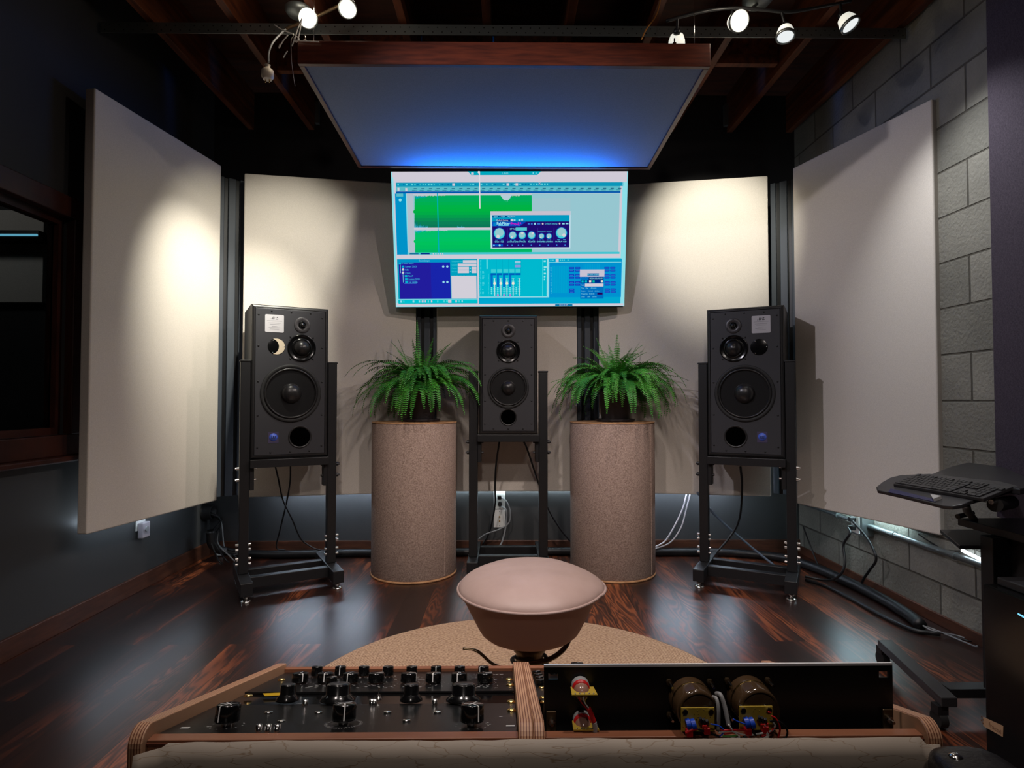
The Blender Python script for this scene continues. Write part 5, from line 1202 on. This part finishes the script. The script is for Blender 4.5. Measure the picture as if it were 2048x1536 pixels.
cable('cable', [V((.115, 3.55, zb - .05)), at(1055, 900, 3.6), at(1075, 960, 3.68), at(1095, 1015, 3.74), at(1122, 1060, 3.78), at(1142, 1084, 3.82)], .0055, M_CABLE, 'black cord slanting right under the centre loudspeaker')
cable('cable', [at(1373, 988, 3.86), at(1366, 1015, 3.86), at(1350, 1050, 3.86), at(1330, 1082, 3.85), at(1306, 1096, 3.83)], .005, M_WCABLE, 'pair of white cords beside the right pedestal, the outer one', 'cable')
cable('cable', [at(1380, 988, 3.87), at(1372, 1020, 3.87), at(1362, 1055, 3.87), at(1340, 1085, 3.86), at(1306, 1099, 3.84)], .0045, M_WCABLE, 'pair of white cords beside the right pedestal, the inner one', 'cable')
cable('brace_strap', [at(1395, 985, 3.55), at(1430, 1030, 3.62), at(1500, 1092, 3.62), at(1550, 1132, 3.55)], .007, mat('grey_strap', (84, 96, 112), .4), 'grey strap running diagonally behind the legs of the right stand', 'strap')
cable('cable', [at(1606, 1052, 3.72), at(1620, 1090, 3.70), at(1636, 1130, 3.6)], .0045, M_CABLE, 'thin black cord behind the right stand at the wall corner')
# wall sockets in the centre
def outlet(px, py, w, h, label, switch=False):
    c = at(px, py, YB - .004)
    o = thing('wall_socket', c - V((0, 0, h / 2)), label, 'wall socket')
    MB().b2((c.x - w / 2, YB - .007, c.z - h / 2), (c.x + w / 2, YB - .0005, c.z + h / 2)).build('cover_plate', M_WHITE, o, bevel=.0015)
    if switch:
        for dz in (.012, -.016): MB().cyl((c.x, YB - .012, c.z + dz), (c.x, YB - .007, c.z + dz), .005, 12).build('jack', M_BRASS, o)
        for dz in (.045, -.045): MB().cyl((c.x, YB - .0085, c.z + dz), (c.x, YB - .007, c.z + dz), .003, 8).build('screw', M_GALV, o)
    return c, o
c1, so = outlet(999, 1000, .074, .115, 'upper white wall plate with two black plugs under the centre panel')
c2, _ = outlet(999, 1037, .074, .115, 'lower white wall plate with two small brass jacks under the centre panel', True)
pz1 = at(999, 994, YB); pz2 = at(1000, 1007, YB)
a_ = tag(MB().b2((pz1.x - .013, YB - .035, pz1.z - .011), (pz1.x + .013, YB - .0075, pz1.z + .011)).build('plug', M_RUBBER, bevel=.003), 'square black plug in the upper white wall plate', 'plug')
a_ = tag(MB().cyl((pz2.x, YB - .035, pz2.z), (pz2.x, YB - .0075, pz2.z), .014, 16).build('plug', M_RUBBER, bevel=.003), 'round black plug in the upper white wall plate', 'plug')
cable('cable', [V((pz1.x + .016, YB - .03, pz1.z)), at(1013, 1003, 3.88), at(1020, 1022, 3.87), at(1018, 1045, 3.86), at(1000, 1058, 3.84), at(972, 1068, 3.82), at(955, 1080, 3.80)], .0045, M_GCABLE, 'grey cord curving left from the square plug')
cable('cable', [V((pz2.x + .012, YB - .04, pz2.z - .012)), at(1012, 1020, 3.86), at(1013, 1040, 3.86), at(1008, 1070, 3.84), at(1002, 1088, 3.82), at(992, 1098, 3.80)], .0055, M_GCABLE, 'grey cord dropping from the round plug')
# left wall: outlet with timer, grommet and leads
lc_ = atx(281, 1052, XL + .004)
o = thing('wall_socket', lc_ - V((0, 0, .06)), 'white socket with a plug in timer low on the left wall', 'wall socket')
MB().b2((XL + .0005, lc_.y - .04, lc_.z - .02), (XL + .006, lc_.y + .04, lc_.z + .10)).build('cover_plate', M_WHITE, o, bevel=.0015)
MB().b2((XL + .0065, lc_.y - .03, lc_.z - .06), (XL + .035, lc_.y + .035, lc_.z + .02)).build('timer', mat('lilac_plastic', (176, 168, 176), .4), o, bevel=.005)
MB().cyl((XL + .035, lc_.y, lc_.z - .015), (XL + .042, lc_.y, lc_.z - .015), .014, 16).build('dial', M_GREYP, o)
gc = atx(418, 1024, XL + .03)
Mg = Matrix.Translation((XL, gc.y, gc.z)) @ Matrix.Rotation(PI / 2, 4, 'Y')
gr = MB().lathe([(.055, .0005), (.058, .004), (.05, .010), (.047, .055), (.040, .058), (.038, .02), (0, .018)], 32, Mg, cap=False).build('cable_grommet', M_RUBBER); tag(gr, 'round black cable port in the left wall corner', 'cable port')
for k in range(6):
    rd = random.Random(40 + k); y0 = gc.y + rd.uniform(-.02, .02); z0 = gc.z + rd.uniform(-.02, .0)
    e = V((-1.68 + .03 * k, 3.66 + rd.uniform(-.03, .05), .02 + .006 * k))
    cable('lead', [V((XL + .04, y0, z0)), V((XL + .10, y0 + .02, z0 - .04 - .02 * rd.random())), V((XL + .10 + .02 * k, (y0 + e.y) / 2, .16 - .02 * k)), e + V((-.03, 0, .03)), e], .004, [M_CABLE, M_CABLE, M_GCABLE][k % 3], 'black and grey leads hanging from the round cable port', 'cable', 'leads out of the cable port')
t0 = grd(433, 1110, .012)
tag(MB().cyl(t0, t0 + V((.035, .012, 0)), .009, 12).build('connector_tip', M_WHITE), 'small white connector lying on the floor by the left corner', 'connector')
# conduit on block wall
z_ = atx(1800, 1075, 1.905).z
cd = thing('wall_conduit', (1.915, 2.9, z_), 'galvanised steel conduit with a junction box along the block wall', 'conduit')
jb = atx(1722, 1058, 1.90)
MB().cyl((1.916, 1.9, z_), (1.916, jb.y - .05, z_), .014, 16).build('pipe', M_GALV, cd); MB().cyl((1.916, jb.y + .05, z_), (1.916, 3.90, z_), .011, 16).build('pipe', M_GALV, cd)
for y in (2.55, 2.95, 3.45): MB().cyl((1.916, y - .012, z_), (1.916, y + .012, z_), .017, 16).build('coupling', M_GALV, cd)
MB().b2((1.875, jb.y - .05, z_ - .055), (XR - .0005, jb.y + .05, z_ + .06)).build('junction_box', M_GALV, cd, bevel=.003)
MB().b2((1.868, jb.y - .035, z_ - .045), (1.8745, jb.y + .035, z_ + .05)).build('socket_face', M_WHITE, cd, bevel=.002)
for dz in (.028, -.018):
    tag(MB().b2((1.835, jb.y - .012, z_ + dz - .012), (1.8675, jb.y + .014, z_ + dz + .012)).build('plug', M_RUBBER, bevel=.004), '%s black plug in the junction box on the block wall' % ('upper' if dz > 0 else 'lower'), 'plug')
cable('cable', [V((1.832, jb.y, z_ - .018)), atx(1700, 1066, 1.80), atx(1687, 1090, 1.79), atx(1690, 1125, 1.78), atx(1680, 1150, 1.76), g_(1655, 1160, .015), g_(1610, 1153, .015)], .0065, M_CABLE, 'black cord curling left from the junction box down to the floor')
cable('cable', [V((1.845, jb.y - .015, z_ + .02)), atx(1728, 1068, 1.86), atx(1745, 1095, 1.85), atx(1752, 1120, 1.85), atx(1738, 1142, 1.85), atx(1724, 1165, 1.85), atx(1728, 1188, 1.85)], .0065, M_CABLE, 'black cord hanging straight down from the junction box')
cable('cable', [atx(1836, 1068, 1.90), atx(1862, 1085, 1.92), atx(1890, 1100, 1.925), atx(1925, 1102, 1.925)], .003, M_CABLE, 'thin dark lead of the light strip above the conduit')

# ================================================================ LIGHT
def area(name, loc, target, size, power, color, sy=None):
    l = bpy.data.lights.new(name, 'AREA'); l.energy = power; l.color = color; l.size = size
    if sy: l.shape = 'RECTANGLE'; l.size_y = sy
    o = bpy.data.objects.new(name, l); COL.objects.link(o); o.location = loc; o.rotation_euler = (V(target) - V(loc)).to_track_quat('-Z', 'Y').to_euler(); return o
spot('track_spot_a', la + V((-.05, .06, -.02)), (-1.66, 3.44, 1.25), 200, CREAM, 48, 1, .02)
spot('track_spot_a2', la + V((.03, .06, -.02)), (-1.40, 3.58, 1.65), 80, CREAM, 64, 1, .02)
spot('track_spot_c', lc + V((.03, .10, -.03)), (1.30, 3.64, 2.0), 110, CREAM, 50, .9, .02)
spot('track_spot_d', ld + V((0, 0, -.02)), (-.3, 3.4, .8), 50, (1, .82, .74), 76, .8, .02)
spot('room_lamp_d', (-1.2, 1.6, 2.6), (1.6, 3.1, 1.15), 95, (.92, .88, 1), 58, .9, .03)
spot('mirrored_fill', (1.2, 1.6, 2.6), (-1.3, 3.2, .9), 50, (1, .9, .84), 58, .9, .03)  # added warm fill, a mirror of the cool spot opposite
spot('track_spot_e', le + V((.0, .0, -.02)), (1.93, 2.2, .9), 48, (.95, .97, 1), 90, .9, .02)
def glow(name, loc, p):
    l = bpy.data.lights.new(name, 'POINT'); l.energy = p; l.color = WARM; l.shadow_soft_size = .03
    o = bpy.data.objects.new(name, l); COL.objects.link(o); o.location = loc
glow('bulb_glow_a', la + V((0, -.03, .02)), 1.6); glow('bulb_glow_b', lb + V((0, -.03, .02)), 1.6); glow('bulb_glow_c', lc + V((0, -.03, .02)), 2)
PINK = (1, .88, .82)
spot('room_lamp_a', (-.5, .9, 2.72), (-.1, 2.3, 0), 120, PINK, 80, .9, .05)
spot('room_lamp_b', (.6, .9, 2.72), (.2, 2.3, 0), 120, PINK, 80, .9, .05)
spot('room_lamp_c', (0, -.8, 2.72), (0, 2.2, 1.2), 55, PINK, 74, 1, .08)
l_ = bpy.data.lights.new('far_room_fill', 'POINT'); l_.energy = 3; l_.shadow_soft_size = .1; o_ = bpy.data.objects.new('far_room_fill', l_); COL.objects.link(o_); o_.location = (-3.2, 2.6, 2.5)  # unseen point light, added to brighten the room beyond the glass
# light leaving the upper part of the screen, falling on the underside of the cloud
area('screen_light', TVM @ V((0, TVH / 2 - .14, .012)), TVM @ V((0, TVH / 2 - .14, .012)) + V((0, -.34, 1)), TVW * .8, 17, (.006, .19, 1), .03)
wd = bpy.data.worlds.new('world'); scn.world = wd; wd.use_nodes = True; wd.node_tree.nodes['Background'].inputs[0].default_value = (.5, .6, .8, 1); wd.node_tree.nodes['Background'].inputs[1].default_value = .02
scn.view_settings.view_transform = 'Standard'; scn.view_settings.look = 'None'; scn.view_settings.exposure = 0; scn.view_settings.gamma = 1
